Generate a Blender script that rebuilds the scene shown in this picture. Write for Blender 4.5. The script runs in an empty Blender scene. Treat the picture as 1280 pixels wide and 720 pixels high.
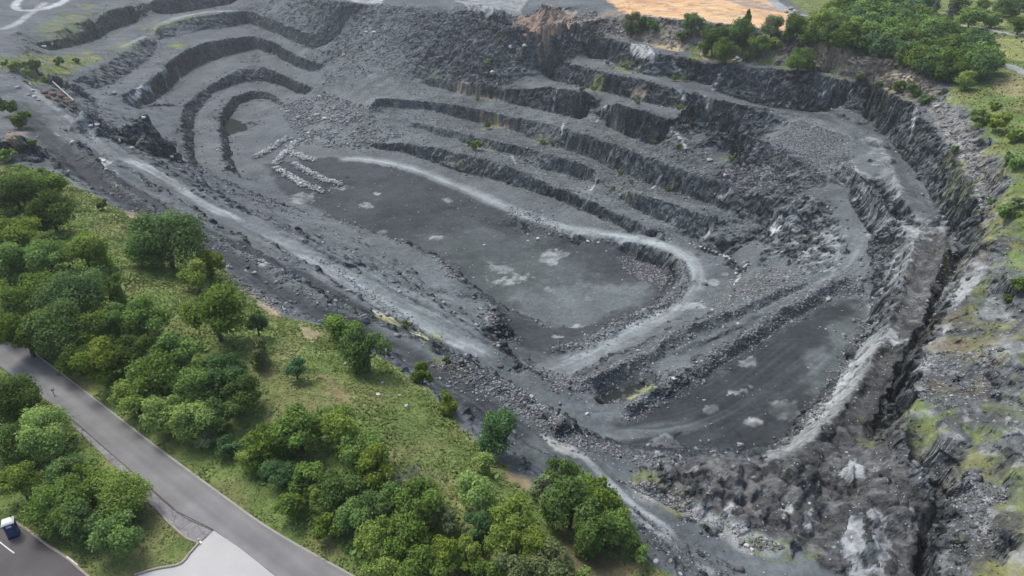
import bpy, bmesh, math, random
import numpy as np
from mathutils import Vector, Matrix

RES = 1.0                       # terrain grid density
rng = np.random.default_rng(7)
random.seed(7)
scene = bpy.context.scene
COL = scene.collection

# ------------------------------------------------------------------ camera
CAM_Z, PITCH, F_PX = 65.0, math.radians(30.0), 900.0     # focal length in photo pixels (1280 wide)
CP, SP = math.cos(PITCH), math.sin(PITCH)

def ray(px, py):
    u = (np.asarray(px, float) - 640.0) / F_PX
    v = (np.asarray(py, float) - 360.0) / F_PX
    # camera right = +X, forward = (0, CP, -SP), down-in-picture = (0, -SP, -CP)
    return u, CP - v * SP, -SP - v * CP

def at(px, py, z):
    """world point seen at photo pixel (px,py) that lies at height z"""
    dx, dy, dz = ray(px, py)
    t = (np.asarray(z, float) - CAM_Z) / dz
    return t * dx, t * dy, np.asarray(z, float) + 0 * t

# ------------------------------------------------------------------ numpy noise
_P2 = rng.random((256, 256)).astype(np.float32)
_P3 = rng.random((64, 64, 64)).astype(np.float32)
def vnoise2(x, y):
    xi = np.floor(x).astype(np.int64); yi = np.floor(y).astype(np.int64)
    fx = x - xi; fy = y - yi
    fx = fx * fx * (3 - 2 * fx); fy = fy * fy * (3 - 2 * fy)
    x0 = xi & 255; x1 = (xi + 1) & 255; y0 = yi & 255; y1 = (yi + 1) & 255
    return ((_P2[x0, y0] * (1 - fx) + _P2[x1, y0] * fx) * (1 - fy) + (_P2[x0, y1] * (1 - fx) + _P2[x1, y1] * fx) * fy) * 2 - 1
def fbm2(x, y, s, o=4, g=.5, off=0.0):
    r = 0; a = 1; t = 0
    x = x / s + off; y = y / s + off * 1.7
    for i in range(o):
        r = r + a * vnoise2(x, y); t += a; a *= g
        x, y = x * 1.6 + y * 1.2 + 13.1, y * 1.6 - x * 1.2 + 7.7
    return r / t
def vnoise3(x, y, z):
    xi = np.floor(x).astype(np.int64); yi = np.floor(y).astype(np.int64); zi = np.floor(z).astype(np.int64)
    fx = x - xi; fy = y - yi; fz = z - zi
    fx = fx * fx * (3 - 2 * fx); fy = fy * fy * (3 - 2 * fy); fz = fz * fz * (3 - 2 * fz)
    x0 = xi & 63; x1 = (xi + 1) & 63; y0 = yi & 63; y1 = (yi + 1) & 63; z0 = zi & 63; z1 = (zi + 1) & 63
    def L(zz):
        return (_P3[x0, y0, zz] * (1 - fx) + _P3[x1, y0, zz] * fx) * (1 - fy) + (_P3[x0, y1, zz] * (1 - fx) + _P3[x1, y1, zz] * fx) * fy
    return (L(z0) * (1 - fz) + L(z1) * fz) * 2 - 1

# ------------------------------------------------------------------ terrain grid
GB = 0.001 / RES; GA = 0.25 / RES; Y0 = 20.0; YMAX = 720.0
NR = int(math.log((YMAX * GB + GA) / (Y0 * GB + GA)) / GB) + 1
NC = int(1000 * RES); UMAX = 0.97
def row_y(j): return (Y0 + GA / GB) * np.exp(GB * np.asarray(j, float)) - GA / GB
def y_row(y): return np.log((np.maximum(y, -200) + GA / GB) / (Y0 + GA / GB)) / GB
def half(y): return CP * y + 42.5
def to_idx(x, y):
    j = y_row(y); i = (x / half(y) / UMAX + 1) * 0.5 * (NC - 1)
    return i, j
JJ, II = np.meshgrid(np.arange(NR), np.arange(NC), indexing='ij')
GY = row_y(JJ); GX = (II / (NC - 1) * 2 - 1) * UMAX * half(GY)

CON = []                        # list of (x, y, z) arrays, densely sampled constraint lines
def line(pts):
    """pts: (px, py, z) in photo pixels; makes a 3D polyline in the world"""
    a = np.array(pts, float)
    x, y, z = at(a[:, 0], a[:, 1], a[:, 2])
    P = np.stack([x, y, z], 1)
    add_world(P)
    return P
def add_world(P):
    if len(P) == 1:
        CON.append(P); return
    out = []
    for a, b in zip(P[:-1], P[1:]):
        n = max(2, int(np.hypot(*(b - a)[:2]) / 0.2))
        t = np.linspace(0, 1, n)[:, None]
        out.append(a + (b - a) * t)
    CON.append(np.concatenate(out))
def pts(ps):
    for p in ps:
        x, y, z = at(*p); t = np.linspace(0, 2 * np.pi, 13)
        r = .018 * y + 1
        add_world(np.stack([x + r * np.cos(t), y + r * np.sin(t), z + 0 * t], 1))
def road_line(ps, w):
    P = line(ps); T = np.gradient(P[:, :2], axis=0); T /= np.linalg.norm(T, axis=1, keepdims=True)
    for s in (-w, w):
        Q = P.copy(); Q[:, 0] -= T[:, 1] * s; Q[:, 1] += T[:, 0] * s; add_world(Q)
def resample(v, n):
    v = np.asarray(v, float)
    return np.interp(np.linspace(0, 1, n), np.linspace(0, 1, len(v)), v)
def face(toe, crest, toe_z, lean=0.35):
    """a quarry face: toe and crest outlines (photo pixels, paired), toe heights given; the crest height follows
    from the face being steep (it stands lean*height behind its toe)"""
    toe = np.array(toe, float); crest = np.array(crest, float)
    tz = resample(toe_z, len(toe))
    tx, ty, _ = at(toe[:, 0], toe[:, 1], tz)
    dx, dy, dz = ray(crest[:, 0], crest[:, 1])
    k = dz / dy
    cz = (CAM_Z + k * (ty - lean * tz)) / (1 - k * lean)      # y_c = ty + lean*(cz-tz);  cz = CAM_Z + k*y_c
    zl = lambda l: (CAM_Z + k * (ty - l * tz)) / (1 - k * l)
    hi, lo = zl(.06), zl(1.4)
    for _ in range(2):                                             # even out crest heights along the face
        c2 = cz.copy(); c2[1:-1] = cz[:-2] * .25 + cz[1:-1] * .5 + cz[2:] * .25
        cz = np.clip(c2, lo, hi)
    cz = np.maximum(cz, tz + 0.3)
    cx, cy, _ = at(crest[:, 0], crest[:, 1], cz)
    A = np.stack([tx, ty, tz], 1); B = np.stack([cx, cy, cz], 1)
    add_world(A); add_world(B)
    return cz

# ---- far wall, from the pit floor up
F1 = face([(470,186),(512,192),(560,211),(605,222),(650,233),(690,246),(740,268),(790,288),(825,300)],
          [(470,178),(512,180),(560,187),(605,198),(650,212),(690,231),(740,252),(790,273),(830,292)],
          [-51.5,-51,-50,-49.2,-48.6,-47.8,-46.5,-45.3,-44])
F2 = face([(520,160),(560,172),(600,185),(640,192),(665,208),(700,217),(735,228),(768,246),(800,264),(850,286),(890,302)],
          [(520,153),(560,162),(600,172),(640,181),(680,190),(700,197),(730,206),(768,229),(800,243),(850,256),(895,277)],
          resample(F1[1:], 11) - .7)
F3 = face([(470,132),(540,138),(580,150),(640,162),(680,182),(720,190),(745,200),(768,213),(840,240),(910,262),(955,284)],
          [(470,122),(540,127),(580,133),(640,146),(690,155),(720,165),(745,172),(768,180),(850,211),(930,236),(965,250)],
          np.concatenate([[F2[0]+5, F2[0]+1], resample(F2, 9) - .8]))
F4 = face([(535,107),(570,116),(630,127),(690,141),(740,152),(768,163),(810,180),(850,187),(900,198),(935,204)],
          [(535,97),(570,102),(630,112),(685,109),(725,114),(765,127),(800,138),(840,150),(885,162),(935,168)],
          np.concatenate([resample(F3[1:10], 9) - .8, [F3[9]+1]]))
F5 = face([(570,82),(620,88),(650,94),(690,101),(730,109),(768,118),(800,128),(835,134),(870,138)],
          [(570,74),(620,76),(650,77),(690,76),(735,84),(768,94),(800,98),(840,110),(880,122)],
          resample(F4[:8], 9) - .8)
F6 = face([(690,66),(720,72),(760,75),(778,86),(805,93),(835,99),(865,101),(890,108)],
          [(690,46),(720,45),(760,48),(790,55),(820,67),(845,70),(880,78),(908,82)],
          resample(F5[3:9], 8) - .8)
# ---- stepped amphitheatre, upper left, from the sump up
R1 = face([(300,222),(292,203),(285,180),(283,163),(286,148),(298,131),(318,123),(335,124),(352,134)],
          [(281,208),(276,187),(274,165),(275,148),(279,135),(292,121),(318,112),(338,115),(358,130)],
          [-51,-52.5,-55,-58,-58,-57,-56,-55,-53.5], .15)
R2 = face([(250,212),(244,196),(241,178),(240,165),(244,143),(266,117),(298,104),(330,101),(352,107),(385,121)],
          [(237,200),(231,182),(227,163),(227,148),(232,128),(256,110),(295,88),(320,79),(352,93),(390,109)],
          resample(R1, 10), .15)
R3 = face([(168,138),(190,128),(206,115),(225,97),(240,86),(262,77),(290,68),(318,61),(345,70),(372,85),(400,93)],
          [(153,117),(178,107),(198,92),(215,74),(233,62),(256,53),(290,47),(320,45),(347,55),(375,72),(407,81)],
          np.concatenate([[-39,-40],resample(R2[4:], 9)]), .15)
R4 = face([(118,113),(140,106),(165,90),(190,72),(196,60),(202,49),(225,46),(252,38),(280,36),(310,29),(345,42),(390,62),(425,66)],
          [(95,97),(115,86),(140,74),(165,57),(178,48),(184,40),(200,32),(235,22),(270,17),(312,13),(350,28),(390,43),(430,47)],
          resample(R3, 13), .15)
R5 = face([(50,66),(95,58),(115,52),(135,40),(150,35),(180,24),(215,17),(256,11),(300,3)],
          [(45,55),(85,45),(105,38),(125,22),(136,12),(180,3),(215,-4),(256,-12),(300,-15)],
          resample(R4[:10], 9), .15)
print('F', [np.round(f, 1).tolist() for f in (F1, F2, F3, F4, F5, F6)])
print('R', [np.round(f, 1).tolist() for f in (R1, R2, R3, R4, R5)])
# ---- upper left ground
pts([(200,165,-41),(212,200,-38),(160,160,-33),(110,125,-31),(75,108,-23),(50,95,-17),(20,80,-11),(0,40,-14),(30,5,-13),(60,15,-15),(92,25,-17),(60,36,-17),(10,60,-13),
     (-60,60,-8),(-60,0,-8),(-150,30,-4),(330,205,-52.5),(350,180,-53)])
road_line([(0,95,-5.5),(40,118,-6.5),(100,165,-8),(150,197,-9.5),(200,220,-11),(260,260,-13),(330,284,-14.8),(400,325,-16.3),(480,375,-17.8),(560,418,-19.2),(620,448,-20.5),(680,492,-21.5),(720,530,-22.5),(770,545,-23.6),(850,540,-24.2)], 3.0)
line([(120,165,-10),(170,190,-13),(215,208,-17),(256,232,-21),(300,258,-24),(345,287,-24)])       # far edge of the road shelf
line([(175,182,-30),(215,200,-35),(255,222,-44),(300,240,-50),(350,262,-51)])                      # foot of it
# ---- near side: lanes, berm, bank
line([(100,190,-7.3),(170,238,-9),(260,286,-10.5),(340,324,-12),(450,383,-14),(520,418,-16),(600,460,-18),(660,493,-20)])
line([(85,170,-5),(150,235,-5.7),(200,270,-6),(260,298,-6.5),(330,330,-7),(420,388,-7.5),(480,405,-7.5),(540,440,-8),(600,475,-8),(650,500,-8),(690,525,-8.5),(720,545,-9),(780,565,-10),(850,575,-10),(950,572,-11)])
line([(0,125,-5),(30,140,-5),(70,185,-5.5),(110,225,-5.7),(150,250,-6),(230,295,-6.2),(300,335,-6.7),(360,370,-7),(430,408,-7.3),(510,450,-7.7),(570,490,-8),(650,540,-8),(720,585,-8),(800,640,-8),(870,680,-8),(960,725,-8),(1040,770,-8)])
line([(-80,180,2),(0,198,2.5),(60,215,1.5),(110,240,0),(160,268,-1),(250,320,-1.5),(300,352,-2),(340,385,-2),(400,405,-2.5),(470,440,-3),(540,490,-3),(590,545,-3),(640,590,-3),(700,640,-3),(790,690,-3),(840,720,-3),(920,770,-3)])
line([(-40,170,3),(20,172,4),(35,180,2.5)])
line([(-200,300,3),(-100,310,3),(60,300,3.3),(150,325,3),(260,420,2.5),(380,500,2),(480,560,2),(600,650,1.6),(700,715,.8),(760,780,.5)])
line([(-150,300,0),(-60,364,0),(0,410,0),(60,452,0),(130,509,0),(200,563,0),(280,622,0),(340,664,0),(445,720,0),(560,790,0)])
line([(-150,345,0),(0,455,0),(85,520,0),(160,585,0),(220,640,0),(268,665,0),(345,720,0),(430,785,0)])
line([(-150,420,0),(0,520,0),(100,600,0),(200,680,0),(250,720,0)])
pts([(x, y, 0) for x in range(-260, 300, 60) for y in (660, 700, 740, 800, 870)] + [(-260,560,0),(-160,500,0),(-300,450,1)])
pts([(450,860,0),(640,860,0),(760,860,-1),(900,860,-6),(1060,860,-10),(1200,860,-4),(1400,800,0)])
# ---- loop road, pit floor
road_line([(640,456,-23.5),(665,463,-25.5),(690,461,-27),(725,448,-28.5),(760,427,-30),(800,405,-32),(835,385,-34.5),(862,362,-37),(868,345,-39),(862,325,-41.5),(850,315,-43),(820,303,-44.8),(790,298,-46),(745,292,-47.3),(700,285,-48.3),(640,262,-49.6),(560,228,-51),(500,207,-51.6),(430,199,-52)], 3.2)
line([(700,297,-51.3),(720,306,-51.6),(760,313,-51.5),(790,321,-51),(828,337,-49.3),(838,355,-49),(820,377,-50),(780,398,-51),(740,415,-52),(700,424,-52),(660,420,-52),(635,402,-52)])
pts([(450,230,-53),(400,250,-53),(560,270,-53),(640,320,-53),(720,370,-52),(780,350,-51.5),(640,290,-52.5),(600,345,-53),(340,225,-53),(480,215,-52.5),(680,390,-52)])
line([(400,262,-52.5),(450,285,-52.8),(500,303,-53),(545,318,-53),(575,345,-53),(612,378,-52.5),(640,400,-52)])
line([(385,268,-45),(440,283,-38),(490,299,-33),(545,322,-30),(575,350,-29),(610,376,-28),(618,410,-27),(640,430,-26)])   # edge of the near shelf
line([(400,295,-31),(460,315,-29),(520,350,-27),(560,375,-26),(600,400,-25),(625,430,-24.5)])
pts([(890,320,-41.5),(905,340,-40),(890,302,-42.5),(930,325,-38),(882,350,-39.5),(850,302,-44)])
line([(905,375,-33),(885,395,-30),(850,405,-29.5),(800,435,-28),(750,460,-27),(700,478,-25.5)])
# ---- right: knob, ramp, ledges, lower bench
line([(975,262,-27),(1010,248,-22.5),(1030,255,-21.5),(1052,278,-21.5),(1062,310,-22)])
line([(948,300,-37),(965,322,-36),(985,335,-32),(1010,343,-28),(1045,345,-24)])
line([(1050,235,-19.5),(1075,268,-21),(1088,300,-21.2),(1086,330,-21.6),(1075,352,-22)])
line([(1055,200,-17),(1070,215,-14.3),(1095,240,-13.3),(1120,275,-13),(1138,290,-12.6)])
line([(1045,222,-19.3),(1075,250,-20.6),(1100,282,-21.2),(1112,305,-21.4)])
line([(1010,350,-23.4),(960,373,-23.7),(900,397,-23.9),(850,418,-24.1),(800,447,-24.4),(750,472,-24.4),(715,487,-24.2)])
line([(1005,360,-24.2),(960,383,-24.4),(905,407,-24.6),(860,429,-24.9),(810,459,-25.4)])
line([(1062,352,-22.5),(1040,355,-22.8),(1000,378,-23.3),(950,410,-23.4),(880,455,-23.5),(830,485,-23.6),(780,517,-23.7)])
line([(1078,366,-24),(1050,367,-24),(1005,389,-24.5),(955,421,-24.5),(890,465,-24.5),(840,494,-24.5),(790,524,-24.5)])
line([(748,503,-27.5),(772,499,-28.4),(795,490,-28.2),(815,480,-27.2)])
pts([(900,520,-24.6),(1000,450,-24.6),(1060,395,-24.2),(950,470,-24.6),(940,545,-24.6),(860,555,-24.6)])
# ---- mud ridge, gully, right wall, right slope
line([(1092,350,-23),(1085,400,-23.5),(1060,450,-24),(1035,490,-24.2),(1000,535,-24.3),(955,566,-24.3),(930,580,-24)])
line([(1148,288,-12),(1135,330,-13),(1125,360,-13.5),(1108,410,-14),(1100,430,-14.5),(1078,470,-15),(1042,525,-14.5),(1000,562,-13),(945,579,-12)])
line([(1098,370,-20),(1085,420,-20.5),(1055,462,-20.8),(1028,502,-20.8),(988,546,-20),(952,569,-19)])
line([(1180,270,-12.5),(1186,300,-13),(1170,350,-13.6),(1160,380,-14),(1150,410,-14.5),(1135,432,-14.7),(1112,480,-15),(1085,530,-14.5),(1060,560,-13)])
line([(1195,335,-16.6),(1184,360,-17.2),(1159,410,-18),(1139,450,-18.2),(1119,495,-18.2),(1099,538,-17.5),(1090,560,-16)])
line([(1075,140,-17),(1095,165,-15),(1105,185,-14),(1115,215,-13),(1132,250,-12.5),(1150,270,-12)])
line([(905,82,-7),(945,84,-6.8),(985,88,-6.5),(1030,95,-6),(1070,103,-5.5),(1100,110,-5),(1140,130,-4.5),(1165,160,-4),(1195,200,-4),(1215,235,-4.5),(1228,262,-5),(1235,290,-6),(1215,322,-6),(1195,360,-6),(1175,400,-6),(1150,450,-6),(1138,510,-6),(1133,555,-7),(1160,600,-7),(1192,625,-7),(1187,680,-7),(1165,735,-7)])
line([(895,115,-17),(940,129,-20),(985,140,-21),(1030,148,-21.5),(1072,153,-20.5),(1110,172,-17.3),(1130,200,-15.5),(1152,230,-14.5),(1172,262,-15.5),(1188,290,-16.5),(1196,312,-17.3)])
line([(868,116,-9.5),(900,126,-10),(940,133,-10.8),(985,141,-11.6),(1024,150,-12.4),(1060,163,-13),(1080,185,-14.5)])
line([(1120,590,-13),(1150,620,-13.5),(1166,650,-14),(1156,700,-14.5),(1150,750,-14.5)])
pts([(1000,600,-11),(1100,640,-10.5),(1130,680,-11),(1050,700,-9.5),(900,620,-10),(850,600,-9.5),(960,660,-9.5),(1060,600,-12.5),(1020,640,-11)])
line([(935,168,-13.8),(970,180,-15.8),(1010,200,-17.3),(1042,225,-18.6)])
line([(1165,140,-3.5),(1190,172,-3),(1215,210,-3),(1235,240,-3.5),(1246,272,-4)])
line([(1180,108,1),(1215,138,1.6),(1235,168,1.6),(1250,200,1),(1263,240,.5)])
pts([(1280,140,5),(1280,200,4),(1290,260,3),(1258,300,0),(1280,350,2),(1235,380,-2),(1280,450,0),(1220,480,-3.5),(1280,560,-1.5),(1230,600,-5),(1280,680,-2),(1240,690,-4.5),(1240,100,3),(1350,200,6),(1350,400,3),(1400,600,0),(1200,540,-4.5),(1180,470,-5)])
# ---- upper cliff and the land beyond
line([(640,32,-4),(680,28,-2.5),(740,25,0),(790,18,3),(830,22,4.5),(870,24,5),(920,32,5),(965,36,5),(1010,48,5),(1050,58,5),(1090,66,4),(1130,80,2.5),(1155,98,1.5),(1180,108,1)])
line([(660,38,-4.5),(700,40,-4.5),(760,43,-5),(790,50,-5.5),(850,63,-6),(900,72,-6.3),(950,80,-6.3),(1005,86,-5.8),(1050,94,-5.3),(1100,106,-4.6),(1140,122,-4),(1165,140,-3.5)])
line([(300,-12,-18),(370,-10,-13),(430,3,-9),(470,6,-8),(510,9,-6),(560,15,-4.5),(600,24,-4),(640,32,-4)])
line([(440,-6,-9),(520,-4,-5.5),(570,3,-4.6),(630,12,-4)])
pts([(900,12,4),(1000,16,4),(1150,20,4),(1280,20,4),(1280,60,4),(1230,80,3.5),(640,-20,-2),(1000,-15,3),(1300,-20,3),(1450,20,4),(700,5,0),(800,2,3),
     (300,-40,-14),(100,-20,-10),(0,-25,-8),(-150,-20,-5),(1350,100,7)])
line([(385,178,-51.8),(430,188,-51),(470,187,-50.4)])
line([(352,136,-53),(372,160,-52),(392,178,-51.6)])

# ------------------------------------------------------------------ solve heights between the constraint lines (membrane, coarse to fine)
def solve():
    C = np.concatenate(CON)
    i, j = to_idx(C[:, 0], C[:, 1])
    ok = (i >= 0) & (i <= NC - 1) & (j >= 0) & (j <= NR - 1)
    i, j, z = i[ok], j[ok], C[ok, 2]
    Z = None
    for lev in range(6, -1, -1):
        s = 2 ** lev
        nr, nc = (NR + s - 1) // s, (NC + s - 1) // s
        ji = np.clip(np.round(j / s).astype(int), 0, nr - 1); ii = np.clip(np.round(i / s).astype(int), 0, nc - 1)
        w = np.zeros((nr, nc)); a = np.zeros((nr, nc))
        np.add.at(w, (ji, ii), 1); np.add.at(a, (ji, ii), z)
        m = w > 0; a[m] /= w[m]
        if Z is None: Z = np.full((nr, nc), -10.0)
        else:
            Z = np.repeat(np.repeat(Z, 2, 0), 2, 1)[:nr, :nc]
            if Z.shape != (nr, nc): Z = np.pad(Z, ((0, nr - Z.shape[0]), (0, nc - Z.shape[1])), mode='edge')
        Z[m] = a[m]
        par = (np.add.outer(np.arange(nr), np.arange(nc)) & 1).astype(bool)
        upd = [(~m) & par, (~m) & ~par]
        for it in range({6: 400, 5: 300, 4: 200, 3: 120, 2: 80, 1: 50, 0: 30}[lev]):
            for u in upd:
                P = np.pad(Z, 1, mode='edge')
                A = (P[:-2, 1:-1] + P[2:, 1:-1] + P[1:-1, :-2] + P[1:-1, 2:]) * .25
                Z = np.where(u, A, Z)
    return Z
GZ = solve()

def sample(G, x, y):
    i, j = to_idx(x, y)
    i = np.clip(i, 0, NC - 1.001); j = np.clip(j, 0, NR - 1.001)
    i0 = i.astype(int); j0 = j.astype(int); fi = i - i0; fj = j - j0
    return (G[j0, i0] * (1 - fi) + G[j0, i0 + 1] * fi) * (1 - fj) + (G[j0 + 1, i0] * (1 - fi) + G[j0 + 1, i0 + 1] * fi) * fj
_T = np.concatenate([np.arange(25, 420, .5), np.arange(420, 1100, 1.0)])
def ground(px, py, lift=0.0):
    """world points of the terrain (raised by lift) seen at photo pixels"""
    px = np.atleast_1d(np.asarray(px, float)); py = np.atleast_1d(np.asarray(py, float))
    dx, dy, dz = ray(px, py)
    X = dx[:, None] * _T; Y = dy[:, None] * _T; Z = CAM_Z + dz[:, None] * _T
    below = Z < sample(GZ, X, Y) + np.broadcast_to(np.asarray(lift, float).reshape(-1, 1), (len(px), 1))
    k = np.argmax(below, 1); k[~below.any(1)] = len(_T) - 1
    r = np.arange(len(px)); k0 = np.maximum(k - 1, 0)
    L = np.broadcast_to(np.asarray(lift, float).reshape(-1), (len(px),))
    d0 = Z[r, k0] - sample(GZ, X[r, k0], Y[r, k0]) - L; d1 = Z[r, k] - sample(GZ, X[r, k], Y[r, k]) - L
    f = np.clip(d0 / np.maximum(d0 - d1, 1e-6), 0, 1)
    t = _T[k0] + (_T[k] - _T[k0]) * f
    x, y = dx * t, dy * t
    return np.stack([x, y, sample(GZ, x, y)], 1)
# ------------------------------------------------------------------ brushes: strokes and areas laid on the ground in world metres
def bbox_slice(x0, x1, y0, y1):
    j0, j1 = np.clip([int(y_row(y0)), int(y_row(y1)) + 2], 0, NR)
    ya, yb = max(y0, 21), max(y1, 22)
    iv = [((xx / half(yy)) / UMAX + 1) * .5 * (NC - 1) for xx in (x0, x1) for yy in (ya, yb)]
    i0, i1 = np.clip([int(min(iv)), int(max(iv)) + 2], 0, NC)
    return slice(j0, max(j1, j0 + 1)), slice(i0, max(i1, i0 + 1))
def seg_dist(X, Y, P):
    d = np.full(X.shape, 1e9); s = np.zeros(X.shape); acc = 0
    for a, b in zip(P[:-1], P[1:]):
        v = b - a; L2 = float(v @ v) + 1e-9
        t = np.clip(((X - a[0]) * v[0] + (Y - a[1]) * v[1]) / L2, 0, 1)
        dd = np.hypot(X - a[0] - t * v[0], Y - a[1] - t * v[1])
        m = dd < d
        d = np.where(m, dd, d); s = np.where(m, acc + t * math.sqrt(L2), s)
        acc += math.sqrt(L2)
    return d, s, acc
def smooth(e0, e1, x):
    t = np.clip((x - e0) / (e1 - e0 + 1e-9), 0, 1); return t * t * (3 - 2 * t)
def smooth_path(P, n=5):
    """rounded polyline (Catmull-Rom)"""
    P = np.asarray(P, float)
    if len(P) < 3: return P
    Q = np.concatenate([[2 * P[0] - P[1]], P, [2 * P[-1] - P[-2]]]); out = []
    for k in range(1, len(Q) - 2):
        for t in np.linspace(0, 1, n, endpoint=False):
            p0, p1, p2, p3 = Q[k - 1:k + 3]
            out.append(.5 * (2 * p1 + (p2 - p0) * t + (2 * p0 - 5 * p1 + 4 * p2 - p3) * t * t + (3 * p1 - p0 - 3 * p2 + p3) * t ** 3))
    out.append(P[-1]); return np.array(out)
def to_world(pix):
    a = np.array(pix, float); return ground(a[:, 0], a[:, 1])[:, :2]
def stroke(pix, width, soft=.5, ragged=.3, rs=4.0, world=None, ends=0.0):
    """mask (slice, values) of a stroke of the given width in metres"""
    P = smooth_path(to_world(pix) if world is None else world)
    w = width * .5; pad = w * (1 + soft + ragged) + 1
    sl = bbox_slice(P[:, 0].min() - pad, P[:, 0].max() + pad, P[:, 1].min() - pad, P[:, 1].max() + pad)
    X, Y = GX[sl], GY[sl]
    d, s, L = seg_dist(X, Y, P)
    d = d + fbm2(X, Y, rs, 3, off=width) * ragged * w
    m = 1 - smooth(w * (1 - soft), w * (1 + soft), d)
    if ends: m = m * smooth(0, ends, s) * smooth(0, ends, L - s)
    return sl, m
def area(pix, soft=1.5, ragged=1.5, rs=5.0, world=None):
    P = to_world(pix) if world is None else np.asarray(world)
    pad = soft + ragged + 1
    sl = bbox_slice(P[:, 0].min() - pad, P[:, 0].max() + pad, P[:, 1].min() - pad, P[:, 1].max() + pad)
    X, Y = GX[sl], GY[sl]
    inside = np.zeros(X.shape, bool)
    for a, b in zip(P, np.roll(P, -1, 0)):
        c = (a[1] > Y) != (b[1] > Y)
        inside ^= c & (X < (b[0] - a[0]) * (Y - a[1]) / (b[1] - a[1] + 1e-12) + a[0])
    d, _, _ = seg_dist(X, Y, np.concatenate([P, P[:1]]))
    d = np.where(inside, -d, d) + (fbm2(X, Y, rs, 4, off=3.3) * 1.2 + fbm2(X, Y, rs * .35, 2, off=1.3) * .5) * ragged
    return sl, 1 - smooth(-soft * .5, soft * .5, d)

# ------------------------------------------------------------------ small landforms added to the membrane
def bump(pix, width, h, ragged=.4, ends=1.5, **k):
    sl, m = stroke(pix, width, .95, ragged, 2.5, ends=ends, **k)
    X, Y = GX[sl], GY[sl]
    GZ[sl] += m * h * (1 + .5 * fbm2(X, Y, 2.2, 2, off=h + 2))

soft_mask = np.zeros((NR, NC))          # 1 where the ground is smooth (lawn, road, sand), no rock relief
def cover(M, sl, m): M[sl] = np.maximum(M[sl], m)

LAWN = [(-250,330),(-80,180),(0,200),(62,216),(112,241),(160,268),(250,320),(300,352),(340,388),(400,407),(470,442),(538,490),(588,545),(640,592),(700,640),(790,692),(838,719),(905,775),(1000,900),(-300,900),(-400,600)]
LAWN_R = [(1195,100),(1180,112),(1212,140),(1232,170),(1250,200),(1262,240),(1262,275),(1268,300),(1300,300),(1420,250),(1420,90),(1260,80)]
SAND = [(735,-8),(770,6),(800,18),(830,22),(870,24),(920,32),(960,36),(1000,42),(1030,34),(1000,20),(975,8),(960,-10),(850,-14)]
FAR_GREEN = [(985,-10),(1000,12),(1030,32),(1052,48),(1095,58),(1150,86),(1180,100),(1240,95),(1300,90),(1500,90),(1500,-40),(990,-40)]
cover(soft_mask, *area(LAWN, 2, .8))
cover(soft_mask, *area(SAND, 2, 1)); cover(soft_mask, *area(FAR_GREEN, 3, 1))
lawn_m = np.zeros((NR, NC)); cover(lawn_m, *area(LAWN, 1.4, 1.2, 3))

# mud lobes at the lower right and along the ridge, as rounded heaps
LOBES = [(845,602,3.2,1.6),(862,592,2.6,1.4),(880,606,3.0,2.0),(905,596,3.4,2.2),(912,612,2.8,1.6),(885,622,2.6,1.3),(935,592,2.8,1.3),(930,614,2.8,1.5),(950,628,3,1.6),(905,632,2.6,1.3),
         (975,590,3.2,1.6),(1000,602,3.4,1.8),(960,606,2.6,1.2),(985,618,2.8,1.4),(1005,632,3,1.4),(965,645,2.6,1.2),(985,652,2.4,1.2),(940,645,2.4,1.1),(920,648,2.2,1.0),(1010,655,2.6,1.1),
         (1030,610,3,1.6),(1045,600,3.2,2.2),(1062,590,3.6,2.4),(1080,606,3,2.0),(1100,618,3.6,2.0),(1110,640,3.4,1.6),(1128,652,3,1.4),(1050,640,3.4,1.1),(1065,672,4,1.3),(1095,690,4,1.2),(1040,690,3.4,1.1),(1075,645,3,1.1),
         (1018,540,3.4,1.7),(1030,560,3,1.6),(1010,570,2.8,1.2),(1050,545,3,1.3),(1000,588,2.6,1.2),(870,640,2.2,.9),(890,650,2.2,.9),(850,625,2.2,1.0),(830,592,2.6,1.0),(815,600,2.2,.9),
         (1068,150,5,2.4),(1090,157,5,2.0),(1094,178,5,2.6),(1104,200,4.5,2.2),(1155,275,5,2.6),(1172,282,4.5,2.2),(1105,425,3.6,1.8),(1118,432,2.6,1.0),(1125,420,2.6,1.0),(1108,441,2.4,.9),(1135,440,2.4,1.0)]
# windrows, berms
BERMS = [([(205,150+0),(228,131)],0,0)]
def berm(pix, w, h): bump(pix, w, h)
berm([(95,178),(150,236),(200,270),(260,298),(330,330),(420,388),(470,404)], 3.4, .9)
berm([(560,452),(590,468),(640,492),(680,516),(700,530),(718,543)], 4.5, 1.6)
berm([(395,320),(440,355),(480,385),(520,410)], 1.6, .5)
berm([(690,440),(740,425),(780,402),(820,385),(845,368),(856,345),(848,328)], 2.6, .9)
berm([(780,516),(830,485),(880,455),(950,410),(1000,378),(1040,354),(1065,353)], 2.6, 1.0)
berm([(700,486),(750,470),(800,446),(850,417),(900,396),(960,372),(1010,349)], 2.4, .8)
berm([(1085,400),(1062,445),(1040,480),(1008,525),(970,556)], 2.2, .7)
berm([(170,135),(200,131),(228,131)], 1.6, .8); berm([(130,119),(150,116)], 1.4, .7); berm([(246,149),(272,147)], 1.4, .6); berm([(66,103),(95,98)], 1.5, .6)
berm([(230,133),(256,113),(290,93)], 1.4, .7); berm([(500,305),(545,318),(575,345)], 3, 1.0); berm([(610,378),(618,408),(632,425)], 3, 1.2)
berm([(1143,292),(1133,330),(1123,360),(1104,408)], 2.2, 1.0); berm([(1178,272),(1184,300),(1170,350),(1159,380),(1148,412),(1134,432),(1112,478)], 2.0, 1.1)
berm([(1102,430),(1080,470),(1044,525),(1002,562)], 1.8, .8)
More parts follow.
